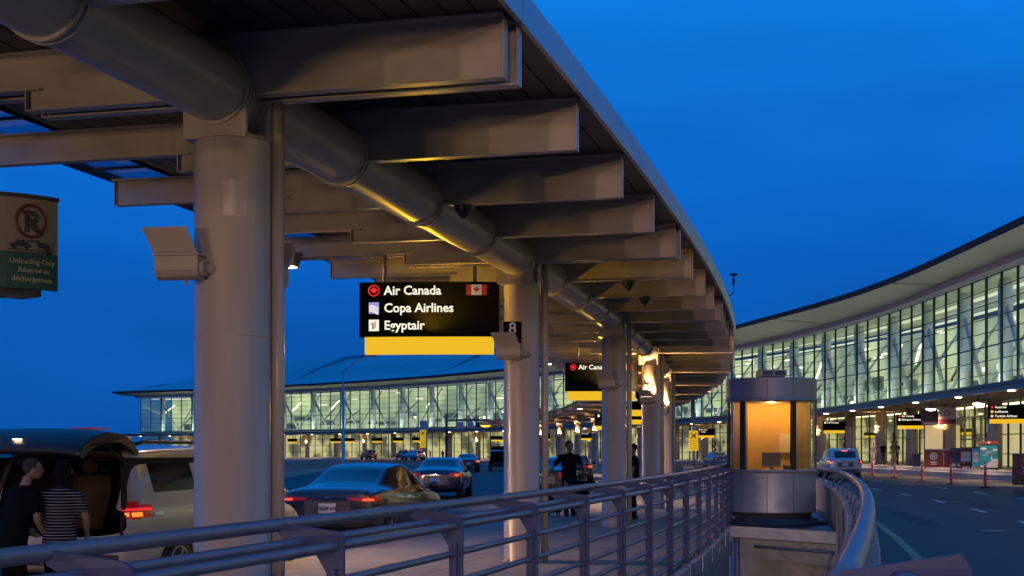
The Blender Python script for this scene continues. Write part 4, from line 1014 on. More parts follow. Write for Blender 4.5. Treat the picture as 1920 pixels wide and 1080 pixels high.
# behind the minivan
person('grey-haired man in a black polo shirt stooping behind the open minivan', (-4.86, 13.5, -.15), -.55, 1.62, lean=.30, head=(.3, -.5), shirt=CL_BLACK, trousers=CL_BLACK, hair=H_GREY,
       arms=[((-1, .02, .12, 1.10), (-1, -.04, .34, .98)), ((1, .02, .06, 1.10), (1, -.02, .26, .92))])
person('dark-haired woman in a black and white striped top behind the open minivan', (-4.42, 13.55, -.15), -.10, 1.60, lean=.12, head=(.25, 0), shirt=STRIPE, trousers=CL_BLACK, hair=H_DARK, longhair=True, female=True,
       arms=[((-1, .05, .06, 1.13), (-1, .0, .22, .94)), ((1, .05, .06, 1.13), (1, .0, .22, .96))])
# the walking man with two cases and a bag
mp_ = (1.36, 33.0, 0)
person('silver-haired man in dark v-neck shirt walking with two wheeled suitcases', mp_, pi+.18, 1.78, head=(.12, .75), shirt=CL_BLACK, trousers=CL_NAVY, hair=H_GREY,
       arms=[((-1, .10, -.06, 1.14), (-1, .14, -.10, .86)), ((1, .14, -.10, 1.13), (1, .27, -.16, .88))], legs=[(-.09, .10, -.02), (.10, .16, .14)], bald=False)
def suitcase(label, loc, rz, w=.38, h=.60, d=.25, mt=None):
    t = thing('suitcase', label, 'suitcase', loc, rz); m = MB()
    r = .05; pr = [(-w/2+r, .07), (w/2-r, .07), (w/2, .07+r), (w/2, h-r), (w/2-r, h), (-w/2+r, h), (-w/2, h-r), (-w/2, .07+r)]
    m.prism(pr, 'y', -d/2, d/2); part('shell', m, mt or CL_BLACK, t)
    m = MB(); m.tube([(-.1, d/2-.03, h), (-.1, d/2-.03, h+.36), (.1, d/2-.03, h+.36), (.1, d/2-.03, h)], .012, 8); part('pull_handle', m, STEEL, t)
    for x in (-w/2+.06, w/2-.06):
        for y in (-d/2+.04, d/2-.04):
            m = MB(); m.lathe([(.033, -.012), (.035, 0), (.033, .012)], (x, y, .037), 'x', 12); part('wheel', m, RUBBER, t)
    m = MB(); m.box(-w/2+.06, w/2-.06, -d/2-.02, -d/2+.0, .16, h-.2); part('front_pocket', m, CL_NAVY, t)
suitcase('black wheeled suitcase pulled on the walking man\'s right, by the drainpipe', (.98, 33.15, 0), .3)
suitcase('black wheeled suitcase on the walking man\'s left side with a bag on top', (1.66, 33.25, 0), -.2)
t = thing('holdall', 'black holdall with looped handles carried above the second suitcase', 'bag', (1.72, 33.1, .60), -.2)
m = MB(); m.loft([[(x, y*.13*sc, .005+z*.24) for y, z in ((-1, .0), (1, .0), (1.05, .5), (.7, .95), (-.7, .95), (-1.05, .5))] for x, sc in ((-.26, .7), (-.22, 1), (.22, 1), (.26, .7))]); part('bag_body', m, CL_BLACK, t)
for y in (-.06, .06):
    m = MB(); m.tube([(-.1, y, .22), (-.09, y*.6, .36), (0, y*.3, .41), (.09, y*.6, .36), (.1, y, .22)], .011, 6); part('handle', m, CL_BLACK, t)
# people by the terminal
def tperson(s, off, label, rz, **k):
    x, y = tp(s, off); zz = walkz(s) if off > -5 else roadz(x, y); return person(label, (x, y, zz), rz, vox=.03, **k)
tperson(.2, -4.3, 'person in a pale jacket and light trousers, leftmost of three waiting at the kerb', 2.2, shirt=CL_GREY, trousers=CL_PALE, hair=H_DARK)
tperson(-2.2, -4.2, 'person in dark coat with light bag strap, middle of three waiting at the kerb', 3.4, shirt=CL_NAVY, trousers=CL_GREY, hair=H_DARK)
tperson(-4.1, -3.7, 'person all in black beside the column, rightmost of three waiting at the kerb', 2.9, shirt=CL_BLACK, trousers=CL_BLACK, hair=H_DARK)
tperson(-6.9, -4.6, 'person in an olive jacket standing behind the delineator post by the entrance doors', 3.0, shirt=mat('cloth_olive', (.07, .07, .035), .85), trousers=CL_GREY, hair=H_DARK)
tperson(133.0, -7.2, 'distant person in dark clothes beside the far tail lamps', .5, shirt=CL_NAVY, trousers=CL_BLACK, hair=H_DARK)
tperson(137.8, -6.8, 'distant person in black standing between the far wagons', 1.5, shirt=CL_BLACK, trousers=CL_BLACK, hair=H_DARK)
x, y = cp(46.1, -8.75)
person('distant person in a grey top and jeans reaching into the open black wagon', (x, y, -.15), .6, 1.75, shirt=CL_GREY, trousers=CL_DENIM, hair=H_DARK, vox=.03, lean=.15, arms=[((-1, .02, .25, 1.25), (-1, -.02, .5, 1.28)), ((1, .02, .05, 1.12), (1, .0, .12, .9))])
x, y = cp(9.4, -2.12)
person('person in black almost hidden behind the drainpipe of the third column', (x, y, 0), 1.4, 1.7, shirt=CL_BLACK, trousers=CL_BLACK, hair=H_DARK, vox=.02)

# ================================================================== the attendant's booth
bo = thing('booth', 'round metal and glass attendant booth glowing orange inside', 'booth', (*cp(9.05, .95), -.03), 0)
bx, by = cp(9.05, .95); FA = math.atan2(-by, -bx)
BMET = mat('booth_metal', (.32, .315, .36), .50, .5, var=.12, scale=1.5, stretch=(1, 1, .3))
m = MB(); m.lathe([(1.2, .003), (1.2, .05), (1.0, .06), (1.0, .12), (.86, .13), (.86, .26)], (0, 0, 0), 'z', 48); part('plinth', m, mat('dark_deck', (.06, .06, .07)), bo)
SEAM = [FA+rad(d) for d in (-39, 29, 95, 162, 228, 285)]
def ringpanels(r0, r1, z0, z1, gap=.010, sub=8):
    m = MB()
    for a, b in zip(SEAM, SEAM[1:]+[SEAM[0]+2*pi]):
        for h in ((a, (a+b)/2), ((a+b)/2, b)):
            aa = [lerp(h[0]+gap/2, h[1]-gap/2, k/sub) for k in range(sub+1)]
            m.loft([[(r*cos(t_), r*sin(t_), z) for r, z in ((r0, z0), (r1, z0), (r1, z1), (r0, z1))] for t_ in aa], smooth=False)
    return m
part('lower_panel', ringpanels(.92, .95, .27, 1.13), BMET, bo); part('roof_band', ringpanels(.93, .97, 2.70, 3.12), BMET, bo)
m = MB(); m.lathe([(.90, 1.08), (.985, 1.13), (.985, 1.175), (.93, 1.18)], (0, 0, 0), 'z', 56); part('sill', m, BMET, bo)
m = MB(); m.lathe([(.90, 2.625), (.985, 2.63), (.985, 2.695), (.93, 2.70)], (0, 0, 0), 'z', 56); part('head_rail', m, BMET, bo)
m = MB(); m.lathe([(.96, 3.105), (.96, 3.13), (.3, 3.16)], (0, 0, 0), 'z', 48); part('roof', m, BMET, bo)
m = MB(); m.lathe([(.915, .26), (.915, .28)], (0, 0, 0), 'z', 48); part('floor', m, mat('booth_floor', (.12, .1, .08), .6), bo)
m = MB(); m.loft([[(.93*cos(a), .93*sin(a), z) for a in [2*pi*k/56 for k in range(56)]] for z in (1.18, 2.625)], cap=False); part('glazing', m, glassy('booth_glass', (.93, .88, .80), .05), bo)
for a in SEAM:
    m = MB(); m.cbox((.945*cos(a), .945*sin(a), 1.9), (cos(a), sin(a), 0), (-sin(a), cos(a), 0), UP, .05, .12, 1.45); part('mullion', m, BLACK, bo)
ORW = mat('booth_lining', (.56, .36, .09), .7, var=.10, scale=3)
m = MB(); m.loft([[(.84*cos(a), .84*sin(a), z) for a in [FA+rad(142)+rad(76)*k/24 for k in range(25)]] for z in (.29, 2.66)], cap=False)
m2 = [f for f in m.b.faces if len(f.verts) == 4]
m.b.faces.ensure_lookup_table(); bmesh.ops.delete(m.b, geom=[f for f in m.b.faces if max((v.co-u.co).length for v in f.verts for u in f.verts) > 2.5 or (f.calc_center_median().to_2d().length < .5)], context='FACES')
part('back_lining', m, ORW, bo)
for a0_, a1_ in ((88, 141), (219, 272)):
    aa = [FA+rad(lerp(a0_, a1_, k/8)) for k in range(9)]; m = MB(); m.loft([[(r*cos(a), r*sin(a), z) for r, z in ((.84, .29), (.84, 2.66), (.82, 2.66), (.82, .29))] for a in aa], smooth=False); part('side_lining', m, mat('booth_side_dim', (.16, .13, .11), .5, var=.15, scale=4), bo)  # darker lining paints the dimmer sides of the lit interior
m = MB(); q = V((-fx_*.5, -fy_*.5, 0)) if False else V((0, 0, 0)); m.cbox((cos(FA+pi*.86)*.75, sin(FA+pi*.86)*.75, 1.75), (cos(FA+pi*.86), sin(FA+pi*.86), 0), (-sin(FA+pi*.86), cos(FA+pi*.86), 0), UP, .03, .30, .42); part('notice', m, PWHITE_ if False else mat('notice_paper', (.6, .56, .46), .6), bo)
m = MB(); m.lathe([(.90, 2.67), (.90, 2.69)], (0, 0, 0), 'z', 40); part('ceiling', m, ORW, bo)
fx, fy = cos(FA), sin(FA); rx_, ry_ = -fy, fx
m = MB(); m.obox(V((fx*.35-rx_*.62, fy*.35-ry_*.62, 1.10)), V((rx_*1.24, ry_*1.24, 0)), V((fx*.3, fy*.3, 0)), V((0, 0, .05))); part('counter', m, BMET, bo)
t = thing('monitor', 'dark computer monitor on the counter inside the booth', 'monitor', (bx+fx*.5, by+fy*.5, 1.125)); ux = V((rx_, ry_, 0)); uf = V((fx, fy, 0))
m = MB(); m.cbox((0, 0, .235), ux, uf, UP, .40, .05, .30); m.cbox(uf*-.035+UP*.235, ux, uf, UP, .3, .05, .22); part('screen', m, BLACK, t)
m = MB(); m.cbox(UP*.05, ux, uf, UP, .06, .05, .09); m.cbox(UP*.008, ux, uf, UP, .22, .16, .014); part('foot', m, BLACK, t)
t = thing('phone', 'small dark desk telephone beside the booth monitor', 'telephone', (bx+fx*.5+rx_*.32, by+fy*.5+ry_*.32, 1.125)); m = MB(); m.prism([(-.07, 0), (.07, 0), (.07, .05), (-.07, .11)], 'x', -.06, .06); part('base', m, BLACK, t)
m = MB(); m.tube([(-.05, -.05, .11), (-.05, .05, .11)], .018, 8); part('handset', m, BLACK, t)
lamp('POINT', 'booth_lamp', (bx-fx*.15, by-fy*.15, 2.52), 46, (1, .55, .13), size=.05)
t = thing('air_conditioner', 'small grey air conditioner on the booth roof', 'air conditioner', (bx, by, 3.125)); m = MB(); m.box(-.28, .28, -.3, .3, .03, .17); part('casing', m, mat('ac_paint', (.35, .36, .45), .5), t)
for k in range(2):
    m = MB(); m.box(-.24+.26*k, -.02+.26*k, -.315, -.301, .05, .15)
    part('grille', m, MULL, t)
m = MB(); m.box(-.25, .25, -.2, .2, 0, .03); part('feet', m, BLACK, t)

# ================================================================== street furniture along the right-hand road
ORANGE = mat('delineator_orange', (.80, .10, .05), .45); BAND = mat('reflective_band', (.62, .58, .55), .35)
def delineator(x, y, label):
    t = thing('delineator_post', label, 'traffic post', (x, y, roadz(x, y)+.003), 0, 'orange delineator posts along the road')
    m = MB(); m.lathe([(.26, 0), (.26, .02), (.1, .05), (.06, .06)], (0, 0, 0), 'z', 12); part('base', m, RUBBER, t)
    m = MB(); m.lathe([(.075, .06), (.07, .1), (.06, .9), (.055, .95)], (0, 0, 0), 'z', 12)
    m.tube([(-.035, 0, .94), (-.05, 0, 1.02), (-.035, 0, 1.10), (.035, 0, 1.10), (.05, 0, 1.02), (.035, 0, .94)], .018, 6); part('post', m, ORANGE, t)
    for z in (.70, .83):
        m = MB(); m.lathe([(.0655, z), (.0645, z+.07)], (0, 0, 0), 'z', 12); part('band', m, BAND, t)
for x, y, l in ((20.2, 59.2, 'orange loop-topped post in front of the lighthouse poster'), (20.9, 66.0, 'orange loop-topped post in front of the newspaper boxes'), (21.0, 71.0, 'orange loop-topped post left of the red kiosk'),
                (22.3, 80.8, 'orange loop-topped post before the bright entrance doors'), (22.5, 86.5, 'orange loop-topped post just right of the silver sport utility car'), (21.6, 99.0, 'orange post between the booth and the silver sport utility car')):
    delineator(x, y, l)
def tthing(name, label, cat, s, off, rz=None, group=None, z=None):
    x, y = tp(s, off); return thing(name, label, cat, (x, y, walkz(s) if z is None else z), (-math.atan2(x, y) if rz is None else rz), group)
RED = mat('kiosk_red', (.16, .018, .018), .35); CYAN = mat('poster_cyan', (.06, .42, .60), .4); TEALP = mat('poster_teal', (.01, .26, .36), .4); PWHITE = mat('poster_white', (.68, .68, .65), .45)
# lighthouse poster in a red-topped frame
t = tthing('poster_stand', 'large poster stand with a teal lighthouse picture under an arched red top', 'poster stand', -27.4, -4.6)
m = MB(); m.box(-.50, .50, -.06, .06, .10, 1.42); m.box(-.46, -.36, -.05, .05, .005, .1); m.box(.36, .46, -.05, .05, .005, .1); part('frame', m, BLACK, t)
m = MB(); m.box(-.47, .47, -.075, -.061, .13, 1.37); part('picture', m, TEALP, t)
m = MB(); m.prism([(-.47, .13), (.47, .13), (.47, .62), (.30, .60), (.22, .66), (.12, .45), (-.05, .40), (-.2, .28), (-.47, .26)], 'y', -.083, -.076); part('snow_shape', m, PWHITE, t)
m = MB(); m.prism([(.10, .42), (.18, .42), (.165, .80), (.115, .80)], 'y', -.09, -.0835); part('lighthouse', m, PWHITE, t)
m = MB(); m.prism([(.10, .80), (.18, .80), (.17, .86), (.11, .86)], 'y', -.092, -.076); part('lighthouse_top', m, mat('poster_red', (.5, .05, .05), .4), t)
for c_, w_ in (((-.28, 1.18), .17), ((.33, 1.12), .13)):
    m = MB(); m.prism([(c_[0]+w_*cos(a*pi/6), c_[1]+.07*sin(a*pi/6)) for a in range(12)], 'y', -.083, -.076); part('cloud', m, PWHITE, t)
m = MB(); m.box(-.18, .25, -.082, -.076, .98, 1.01); m.box(-.18, .12, -.082, -.076, .92, .94); m.box(-.35, -.05, -.082, -.076, .80, .83); part('lettering_lines', m, PWHITE, t)
m = MB(); m.prism([(-.55, 1.42), (.55, 1.42), (.55, 1.52), (.3, 1.60), (0, 1.63), (-.3, 1.60), (-.55, 1.52)], 'y', -.09, .07); part('arched_top', m, mat('top_red', (.22, .06, .045), .45), t)
m = MB(); m.tube([(0, -.091, 1.52), (0, -.099, 1.52)], .07, 14); part('badge', m, PWHITE, t)
# two smaller stands and newspaper boxes, red kiosk
def small_stand(s, label, head, panel, cat='poster stand'):
    t = tthing('newspaper_box', label, cat, s, -4.2)
    m = MB(); m.box(-.34, .34, -.2, .2, .16, 1.22); m.box(-.3, -.22, -.2, .2, .004, .16); m.box(.22, .3, -.2, .2, .004, .16); part('case', m, head, t)
    m = MB(); m.box(-.27, .27, -.215, -.201, .42, 1.0); part('window', m, panel, t)
    m = MB(); m.prism([(-.37, 1.221), (.37, 1.221), (.34, 1.28), (-.34, 1.28)], 'y', -.23, .22); part('lid', m, BLACK, t)
    m = MB(); m.box(-.24, .24, -.222, -.216, .70, .73); m.box(-.24, .24, -.222, -.216, .80, .82); m.box(-.24, .1, -.222, -.216, .62, .63); part('print_lines', m, mat('print_grey', (.2, .2, .22), .5), t)
small_stand(-24.3, 'cyan newspaper box left of the lighthouse poster', CYAN, PWHITE)
small_stand(-22.0, 'dark red newspaper box with a pale front left of the cyan one', RED, PWHITE)
BLUEB = mat('box_blue', (.02, .045, .16), .45)
for k, s in enumerate((-20.3, -19.3)):
    t = tthing('newspaper_box', ('dark blue newspaper vending box next to the dark red one', 'dark blue newspaper vending box next to the red kiosk')[k], 'newspaper box', s, -4.1)
    m = MB(); m.box(-.24, .24, -.2, .2, .42, 1.15); m.box(-.09, .09, -.1, .1, .03, .42); m.box(-.2, .2, -.2, .2, .004, .03); part('case', m, BLUEB, t)
    m = MB(); m.prism([(-.2, 1.151), (.2, 1.151), (.14, 1.24), (-.2, 1.24)], 'x', -.24, .24); part('top', m, BLUEB, t)
    m = MB(); m.box(-.17, .17, -.215, -.201, .62, 1.05); part('window', m, mat('dark_glass', (.03, .03, .04), .1), t)
    m = MB(); m.box(-.10, .10, -.112, -.101, .1, .3); part('sticker', m, PWHITE, t)
t = tthing('kiosk', 'dark red taxi kiosk with a round white emblem and lit cream windows', 'kiosk', -14.5, -3.4)
m = MB(); m.box(-1.15, 1.15, -.9, 1.0, .004, 1.12); part('counter_body', m, RED, t)
m = MB(); m.box(-1.2, 1.2, -.98, 1.05, 1.122, 1.19); part('counter_top', m, mat('counter_top', (.4, .4, .4), .3), t)
for x in (-1.12, .08, 1.12):
    m = MB(); m.box(x-.04, x+.04, -.9, -.82, 1.19, 2.75); part('post', m, BLACK, t)
m = MB(); m.box(-1.08, 1.08, .55, .6, 1.19, 2.74); part('lit_back', m, mat('kiosk_lit', (.6, .5, .3), .6, emit=(1, .72, .32), es=.45), t)
m = MB(); m.box(-1.2, 1.2, -.98, 1.05, 2.76, 2.9); part('roof', m, GREYS, t)
m = MB(); m.tube([(-.55, -.905, .72), (-.55, -.915, .72)], .24, 20); e = part('emblem', m, PWHITE, t)
m = MB(); m.tube([(-.55+.15*cos(a*pi/10), -.922, .72+.15*sin(a*pi/10)) for a in range(20)], .02, 5, closed=True); m.tube([(-.55, -.924, .60), (-.50, -.924, .83)], .03, 6); part('emblem_mark', m, RED, e)
m = MB(); m.box(-.75, -.35, -.912, -.904, .30, .36); m.box(-.72, -.38, -.912, -.904, .18, .24); part('print_lines', m, PWHITE, t)
m = MB(); m.box(.06, .09, -.912, -.904, .03, 1.08); part('panel_joint', m, PWHITE, t)
x, y = tp(-14.0, -2.6); person('attendant behind the counter of the red taxi kiosk', (x, y, walkz(0)), pi, 1.6, shirt=RED, trousers=CL_BLACK, hair=H_DARK, vox=.03)
for k, (s, col, l) in enumerate(((-14.6, mat('banner_dark', (.05, .02, .03), .5), 'dark red and blue hanging banner above the taxi kiosk'), (-18.6, mat('banner_pale', (.55, .48, .48), .5), 'pale hanging banner with a round red mark above the taxi kiosk'))):
    t = tthing('hanging_banner', l, 'banner', s, -4.3, z=3.2)
    m = MB(); m.box(-.52, .52, -.05, .05, 0, 1.05); part('panel', m, col, t)
    m = MB(); m.box(-.50, .50, -.062, -.051, .02, .30); part('lower_band', m, mat('banner_red', (.20, .03, .05), .5), t)
    m = MB(); m.tube([(.0+.16*cos(a*pi/9), -.06, .68+.16*sin(a*pi/9)) for a in range(18)], .03, 6, closed=True); part('mark', m, mat('banner_mark', (.28, .08, .10), .5), t)
    m = MB(); m.tube([(0, 0, 1.05), (0, 0, 1.43)], .03, 8); part('hanger', m, STEEL, t)
t = tthing('recycling_bin', 'low blue recycling bin by the entrance doors', 'bin', -11.3, -4.2)
m = MB(); m.loft([[(x*w_, y*w_, z) for x, y in ((-.26, -.24), (.26, -.24), (.26, .24), (-.26, .24))] for z, w_ in ((.004, .85), (.8, 1.0))], smooth=False); part('tub', m, BLUEB, t)
m = MB(); m.box(-.29, .29, -.27, .27, .803, .86); part('lid', m, mat('bin_lid', (.02, .03, .10), .5), t)
t = tthing('bench', 'pale slatted bench just inside the entrance doors', 'bench', -9.5, -.9)
m = MB(); m.box(-.9, .9, -.22, .22, .40, .46); part('seat', m, mat('bench_wood', (.5, .4, .25), .5), t)
for x in (-.75, .75):
    m = MB(); m.box(x-.03, x+.03, -.2, .2, .004, .40); part('leg', m, STEEL, t)
# dark advertising stand at the frame's right edge
x, y = 18.95, 51.2
t = thing('advert_stand', 'dark purple advertising stand on wheels at the right edge of the road', 'advertising stand', (x, y, roadz(x, y)), -.36)
m = MB(); m.box(-.45, .75, -.06, .06, .32, 1.50); part('frame', m, BLACK, t); m = MB(); m.box(-.41, .71, -.075, -.061, .55, 1.46); part('poster', m, mat('poster_purple', (.10, .018, .035), .4), t)
m = MB(); m.box(-.41, .71, -.075, -.061, .36, .549); part('poster_foot', m, mat('poster_black', (.02, .02, .025), .4), t)
m = MB(); m.box(-.42, .72, -.32, .32, .05, .16); m.box(-.05, .35, -.05, .05, .16, .33); part('base', m, mat('stand_base', (.05, .05, .10), .5), t)
m = MB(); m.tube([(.08+.14*cos(a*pi/8+.6), -.082, 1.25+.14*sin(a*pi/8+.6)) for a in range(14)], .022, 6); part('emblem', m, mat('poster_lilac', (.45, .38, .6), .5), t)
m = join(place(text_mb('We', .2, .004), (-.12, -.078, .92), (1, 0, 0), (0, 0, 1)), place(text_mb('Care', .2, .004), (-.12, -.078, .72), (1, 0, 0), (0, 0, 1))); part('lettering', m, mat('poster_lilac', (.45, .38, .6)), t)

# pedestrian-crossing sign on its pole, notice on the far fence
def xsign(label, x, y, z0, zt, w, h, poleh, base=0.0, rz=None):
    t = thing('crossing_sign', label, 'sign', (x, y, base), -math.atan2(x, y) if rz is None else rz)
    m = MB(); m.tube([(0, .09, .003), (0, .09, poleh)], .07, 10); part('pole', m, mat('lilac_pole', (.22, .2, .36), .4), t)
    m = MB(); m.box(-w/2, w/2, -.02, .02, z0, zt); part('panel', m, mat('crossing_yellow', (.80, .50, .01), .45, emit=(1, .62, .01), es=.45), t)
    c = zt-w*.55; m = MB()
    for a in (1, -1): m.tube([(-w*.28, -.024, c-w*.28*a), (w*.28, -.024, c+w*.28*a)], .035*w/.5, 6)
    m.tube([(-w*.1, -.024, c), (w*.15, -.024, c-.0)], .05*w/.5, 6); part('crossed_mark', m, BLACK, t)
    m = MB()
    for k in range(4): m.box(-w*.38, w*.38, -.026, -.021, z0+.12+k*.14*h/1.2, z0+.145+k*.14*h/1.2)
    part('print_lines', m, mat('crossing_ink', (.35, .2, .01), .5), t)
xsign('yellow upright panel with a black X on a lilac pole left of the booth', 9.1, 69.5, 1.55, 2.55, .46, 1.0, 4.4)
x, y = tp(138.5, -7.8); xsign('tall orange-yellow panel on the thick pale far pillar', x, y, 2.0, 5.0, 1.0, 3.0, 5.2)
t = thing('concrete_pillar', 'thick pale round pillar standing at the far kerb', 'pillar', (*tp(139.2, -7.2), 0)); m = MB(); m.lathe([(.62, .003), (.62, 5.9), (.5, 6.0)], (0, 0, 0), 'z', 20); m.lathe([(.63, 6.0), (.7, 6.3), (.4, 6.6)], (0, 0, 0), 'z', 20); part('shaft', m, mat('pillar_blue', (.36, .38, .46), .5), t)
# fence with a notice
fe = thing('picket_fence', 'grey vertical-bar fence behind the railing left of the booth', 'fence', (8.6, 60, 0))
F0, F1 = V((6.6, 56.5, -.1)), V((9.6, 60.5, -.1)); d = (F1-F0).normalized(); L_ = (F1-F0).length; m = MB()
for k in range(int(L_/.14)): m.cbox(F0+d*(k*.14)+UP*.62, d, d.cross(UP), UP, .03, .02, .95)
part('bars', m, STEEL, fe, True); fe.children[-1]['kind'] = 'stuff'
for z in (.14, 1.1, 1.2):
    m = MB(); m.tube([F0+UP*z, F1+UP*z], .03, 8); part('rail', m, STEEL, fe, True)
for k in range(4):
    m = MB(); m.cbox(F0+d*(L_*k/3)+UP*.62, d, d.cross(UP), UP, .07, .07, 1.24); part('post', m, STEEL, fe, True)
t = thing('notice_board', 'white and dark red notice fixed to the picket fence', 'sign', (7.22, 56.7, .30), -.12)
m = MB(); m.box(-.22, .22, -.015, .015, 0, .62); part('board', m, PWHITE, t); m = MB(); m.box(-.19, .19, -.022, -.016, .07, .36); part('red_field', m, mat('notice_red', (.16, .015, .03), .5), t)
m = place(text_mb('NOTICE', .085, .002, 'CENTER'), (0, -.018, .46), (1, 0, 0), (0, 0, 1)); part('lettering', m, BLACK, t)

# ================================================================== left side: parapet, street lamps, gantry
t = thing('road_barrier', 'long low concrete road barrier on the far left of the road', 'barrier', (-16, 110, -.15))
pts = [V((-30, 48, -.15)), V((-13.2, 78, -.15)), V((-16, 112, -.15)), V((-18.6, 150, -.15))]
pts = [V((-27.5, 30, -.15)), V((-18.5, 50, -.15)), V((-14.4, 78, -.15)), V((-15.2, 112, -.15)), V((-18.6, 150, -.15))]
m = MB(); rings = []
for k, p in enumerate(pts):
    dd = (pts[min(k+1, len(pts)-1)]-pts[max(k-1, 0)]).normalized(); n_ = V((dd.y, -dd.x, 0))
    rings.append([p+n_*a+UP*z for a, z in ((.30, 0), (.26, .14), (.10, .34), (.08, .93), (-.08, .93), (-.10, .34), (-.26, .14), (-.30, 0))])
m.loft(rings, smooth=False); part('wall', m, CONC, t, True)
m = MB(); m.tube([p+UP*1.02 for p in pts], .05, 8); part('top_rail', m, STEEL, t, True)
for k in range(12):
    q = k/11*(len(pts)-1.001); a = int(q); p = pts[a].lerp(pts[a+1], q-a); m = MB(); m.box(p.x-.04, p.x+.04, p.y-.04, p.y+.04, .775, .86); part('rail_foot', m, STEEL, t, True)
t = thing('road_barrier', 'second concrete barrier further left, running toward the terminal end', 'barrier', (-40, 140, -.15))
pts = [V((-48, 90, -.15)), V((-37, 140, -.15)), V((-34, 205, -.15))]; m = MB(); rings = []
for k, p in enumerate(pts):
    dd = (pts[min(k+1, 2)]-pts[max(k-1, 0)]).normalized(); n_ = V((dd.y, -dd.x, 0)); rings.append([p+n_*a+UP*z for a, z in ((.30, 0), (.10, .34), (.08, 1.1), (-.08, 1.1), (-.10, .34), (-.30, 0))])
m.loft(rings, smooth=False); part('wall', m, CONC, t, True)
def street_lamp(label, x, y, H_, ang, lit, energy=0, z=-.15, col=(1, .62, .30)):
    t = thing('street_lamp', label, 'street lamp', (x, y, z), ang)
    m = MB(); m.lathe([(.2, .003), (.2, .3), (.13, .35), (.075, H_)], (0, 0, 0), 'z', 14); part('pole', m, mat('lamp_pole', (.36, .38, .44), .35, .5), t)
    m = MB(); m.tube([(0, 0, H_), (.35, 0, H_+.32), (1.1, 0, H_+.95), (2.1, 0, H_+1.35)], [.06, .055, .05, .045], 8); part('arm', m, mat('lamp_pole', (.36, .38, .44)), t)
    m = MB(); m.loft([[(x_, y_*w_, H_+1.35+zz) for y_, zz in ((-1, 0), (-.6, .1), (.6, .1), (1, 0), (.8, -.06), (-.8, -.06))] for x_, w_ in ((2.05, .06), (2.2, .16), (2.65, .16), (2.8, .08))]); part('head', m, STEEL, t)
    m = MB(); m.box(2.22, 2.62, -.11, .11, H_+1.27, H_+1.285); part('lens', m, WARML if lit else mat('dead_lens', (.1, .1, .1)), t)
    if lit: 
        c, s_ = cos(ang), sin(ang); lamp('POINT', 'assumed_lamp_light', (x+c*2.42, y+s_*2.42, z+H_+1.1), energy, col, size=.45)  # lit only for the unseen lamps assumed behind the viewer
street_lamp('tall pale street lamp left of the first hanging sign, its arm rising to the right', -14.0, 115.0, 8.2, .0, False)
# unseen lamps assumed behind the viewer, added for warm fill on beams and columns
street_lamp('assumed unseen street lamp behind the viewer at the end of the platform, added for fill light', -2.8, -34.0, 6.2, 3.05, True, 9500, col=(1, .57, .29))
street_lamp('assumed unseen street lamp behind the viewer on the right-hand road, added to light the beam tips', 9.0, -47.0, 7.8, 2.9, True, 12500, col=(1, .58, .32))  # unseen lamp, placed and tuned to light the beam tips
# unseen cars added behind the viewer, their headlights fill the canopy beams
for ci, off, e_, pt, lb in ((-12.5, -8.8, 680, P_SILV, 'silver saloon added unseen behind the viewer, first of three giving fill light'), (-15.5, -6.7, 980, P_DARK, 'dark saloon added unseen at the kerb behind the viewer for fill light'), (-17.5, -10.6, 1500, P_WHITE, 'pale saloon added unseen behind the viewer, last of three giving fill light')):
    x, y, rz = on_can(ci, off)
    t, dec_, bv_ = make_car('sedan', lb, x, y, rz, SEDAN, pt)
    for sg in (-1, 1):
        m = MB(); m.lathe([(.07, -.01), (.07, .012)], (4.72, sg*.62, .64), 'x', 14); part('lit_headlight', m, WARML, t)
        q = V((x, y, .5))+cfwd(ci)*4.85-cout(ci)*.62*sg; lamp('SPOT', 'headlight_fill', q, e_, (1, .66, .34), size=.3, target=q+cfwd(ci)*10+cout(ci)*1.2+UP*1.6, angle=rad(95), blend=.9)
t = thing('sign_gantry', 'far road gantry carrying an amber warning sign', 'gantry', (-9.4, 222, 0), -.05)
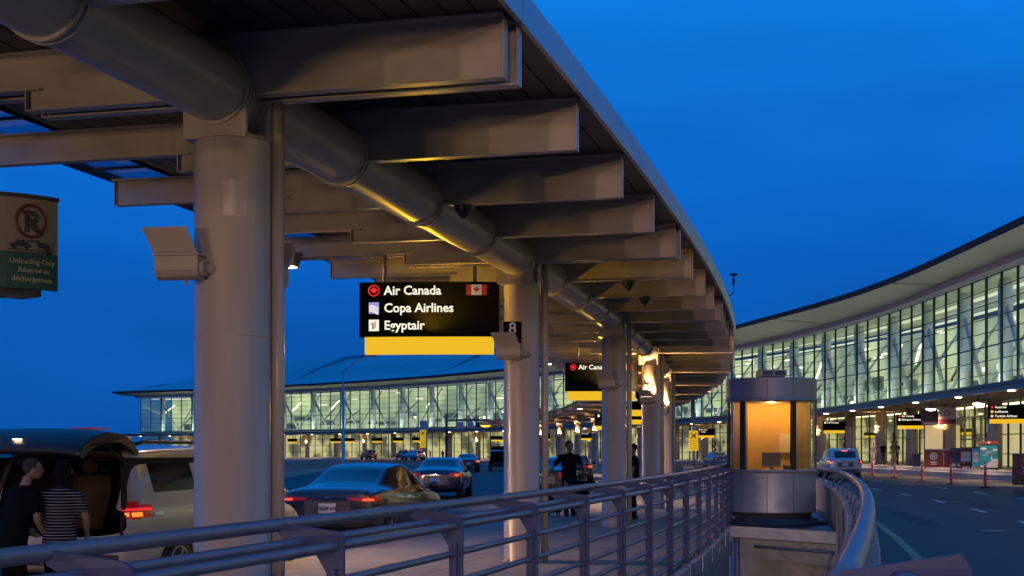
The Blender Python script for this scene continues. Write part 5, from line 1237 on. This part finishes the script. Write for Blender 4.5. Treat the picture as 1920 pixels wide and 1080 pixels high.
m = MB(); m.lathe([(.2, .003), (.2, 7.2), (.16, 7.3)], (-1.1, 0, 0), 'z', 12); part('mast', m, MULL, t)
m = MB(); m.box(-1.0, 6.1, -.15, .15, 6.3, 6.6); part('beam', m, MULL, t)
for x0, x1 in ((.4, 1.6), (2.3, 3.2)):
    m = MB(); m.box(x0, x1, -.2, -.151, 5.2, 6.2); part('sign_panel', m, mat('banner_pale', (.55, .48, .48)), t)
m = MB(); m.box(3.6, 6.0, -.25, .2, 5.25, 6.05); part('display_box', m, BLACK, t)
m = MB(); m.lathe([(.85, -.30), (.85, -.255)], (5.2, 0, 5.65), 'y', 24, sy=.42, sx=1); part('amber_display', m, glow('amber_display', (1, .5, .03), 2.2), t)
# clipped spiral trees by the doors
LEAFM = mat('topiary_leaf', (.02, .035, .015), .7, var=.5, scale=9)
for s, off, h, l in ((18.0, -1.8, 2.3, 'dark spiral topiary right of the booth, by the lit column'), (4.6, -1.6, 2.5, 'dark spiral topiary behind the waiting people'), (57.0, -1.8, 2.3, 'dark spiral topiary just left of the booth')):
    t = tthing('topiary_tree', l, 'tree', s, off); m = MB(); m.tube([(0, 0, .4), (0, 0, h)], .03, 6); part('trunk', m, mat('bark', (.06, .04, .03), .8), t)
    rr2 = random.Random(int(s)); m = MB()
    for k in range(420):
        u = rr2.random(); a = u*5*pi; r = .34*(1-.75*u); c = V((r*.55*cos(a), r*.55*sin(a), .55+u*(h-.6))); q = c+V((rr2.gauss(0, r*.3), rr2.gauss(0, r*.3), rr2.gauss(0, .05)))
        e1 = V((rr2.uniform(-1, 1), rr2.uniform(-1, 1), rr2.uniform(-1, 1))).normalized()*.06; e2 = e1.cross(V((rr2.uniform(-1, 1), rr2.uniform(-1, 1), 1))).normalized()*.035
        m.poly([q-e1, q+e2, q+e1, q-e2])
    part('crown', m, LEAFM, t)
    m = MB(); m.lathe([(.2, .004), (.28, .42), (.3, .45), (.25, .46)], (0, 0, 0), 'z', 14); part('pot', m, CONC, t)
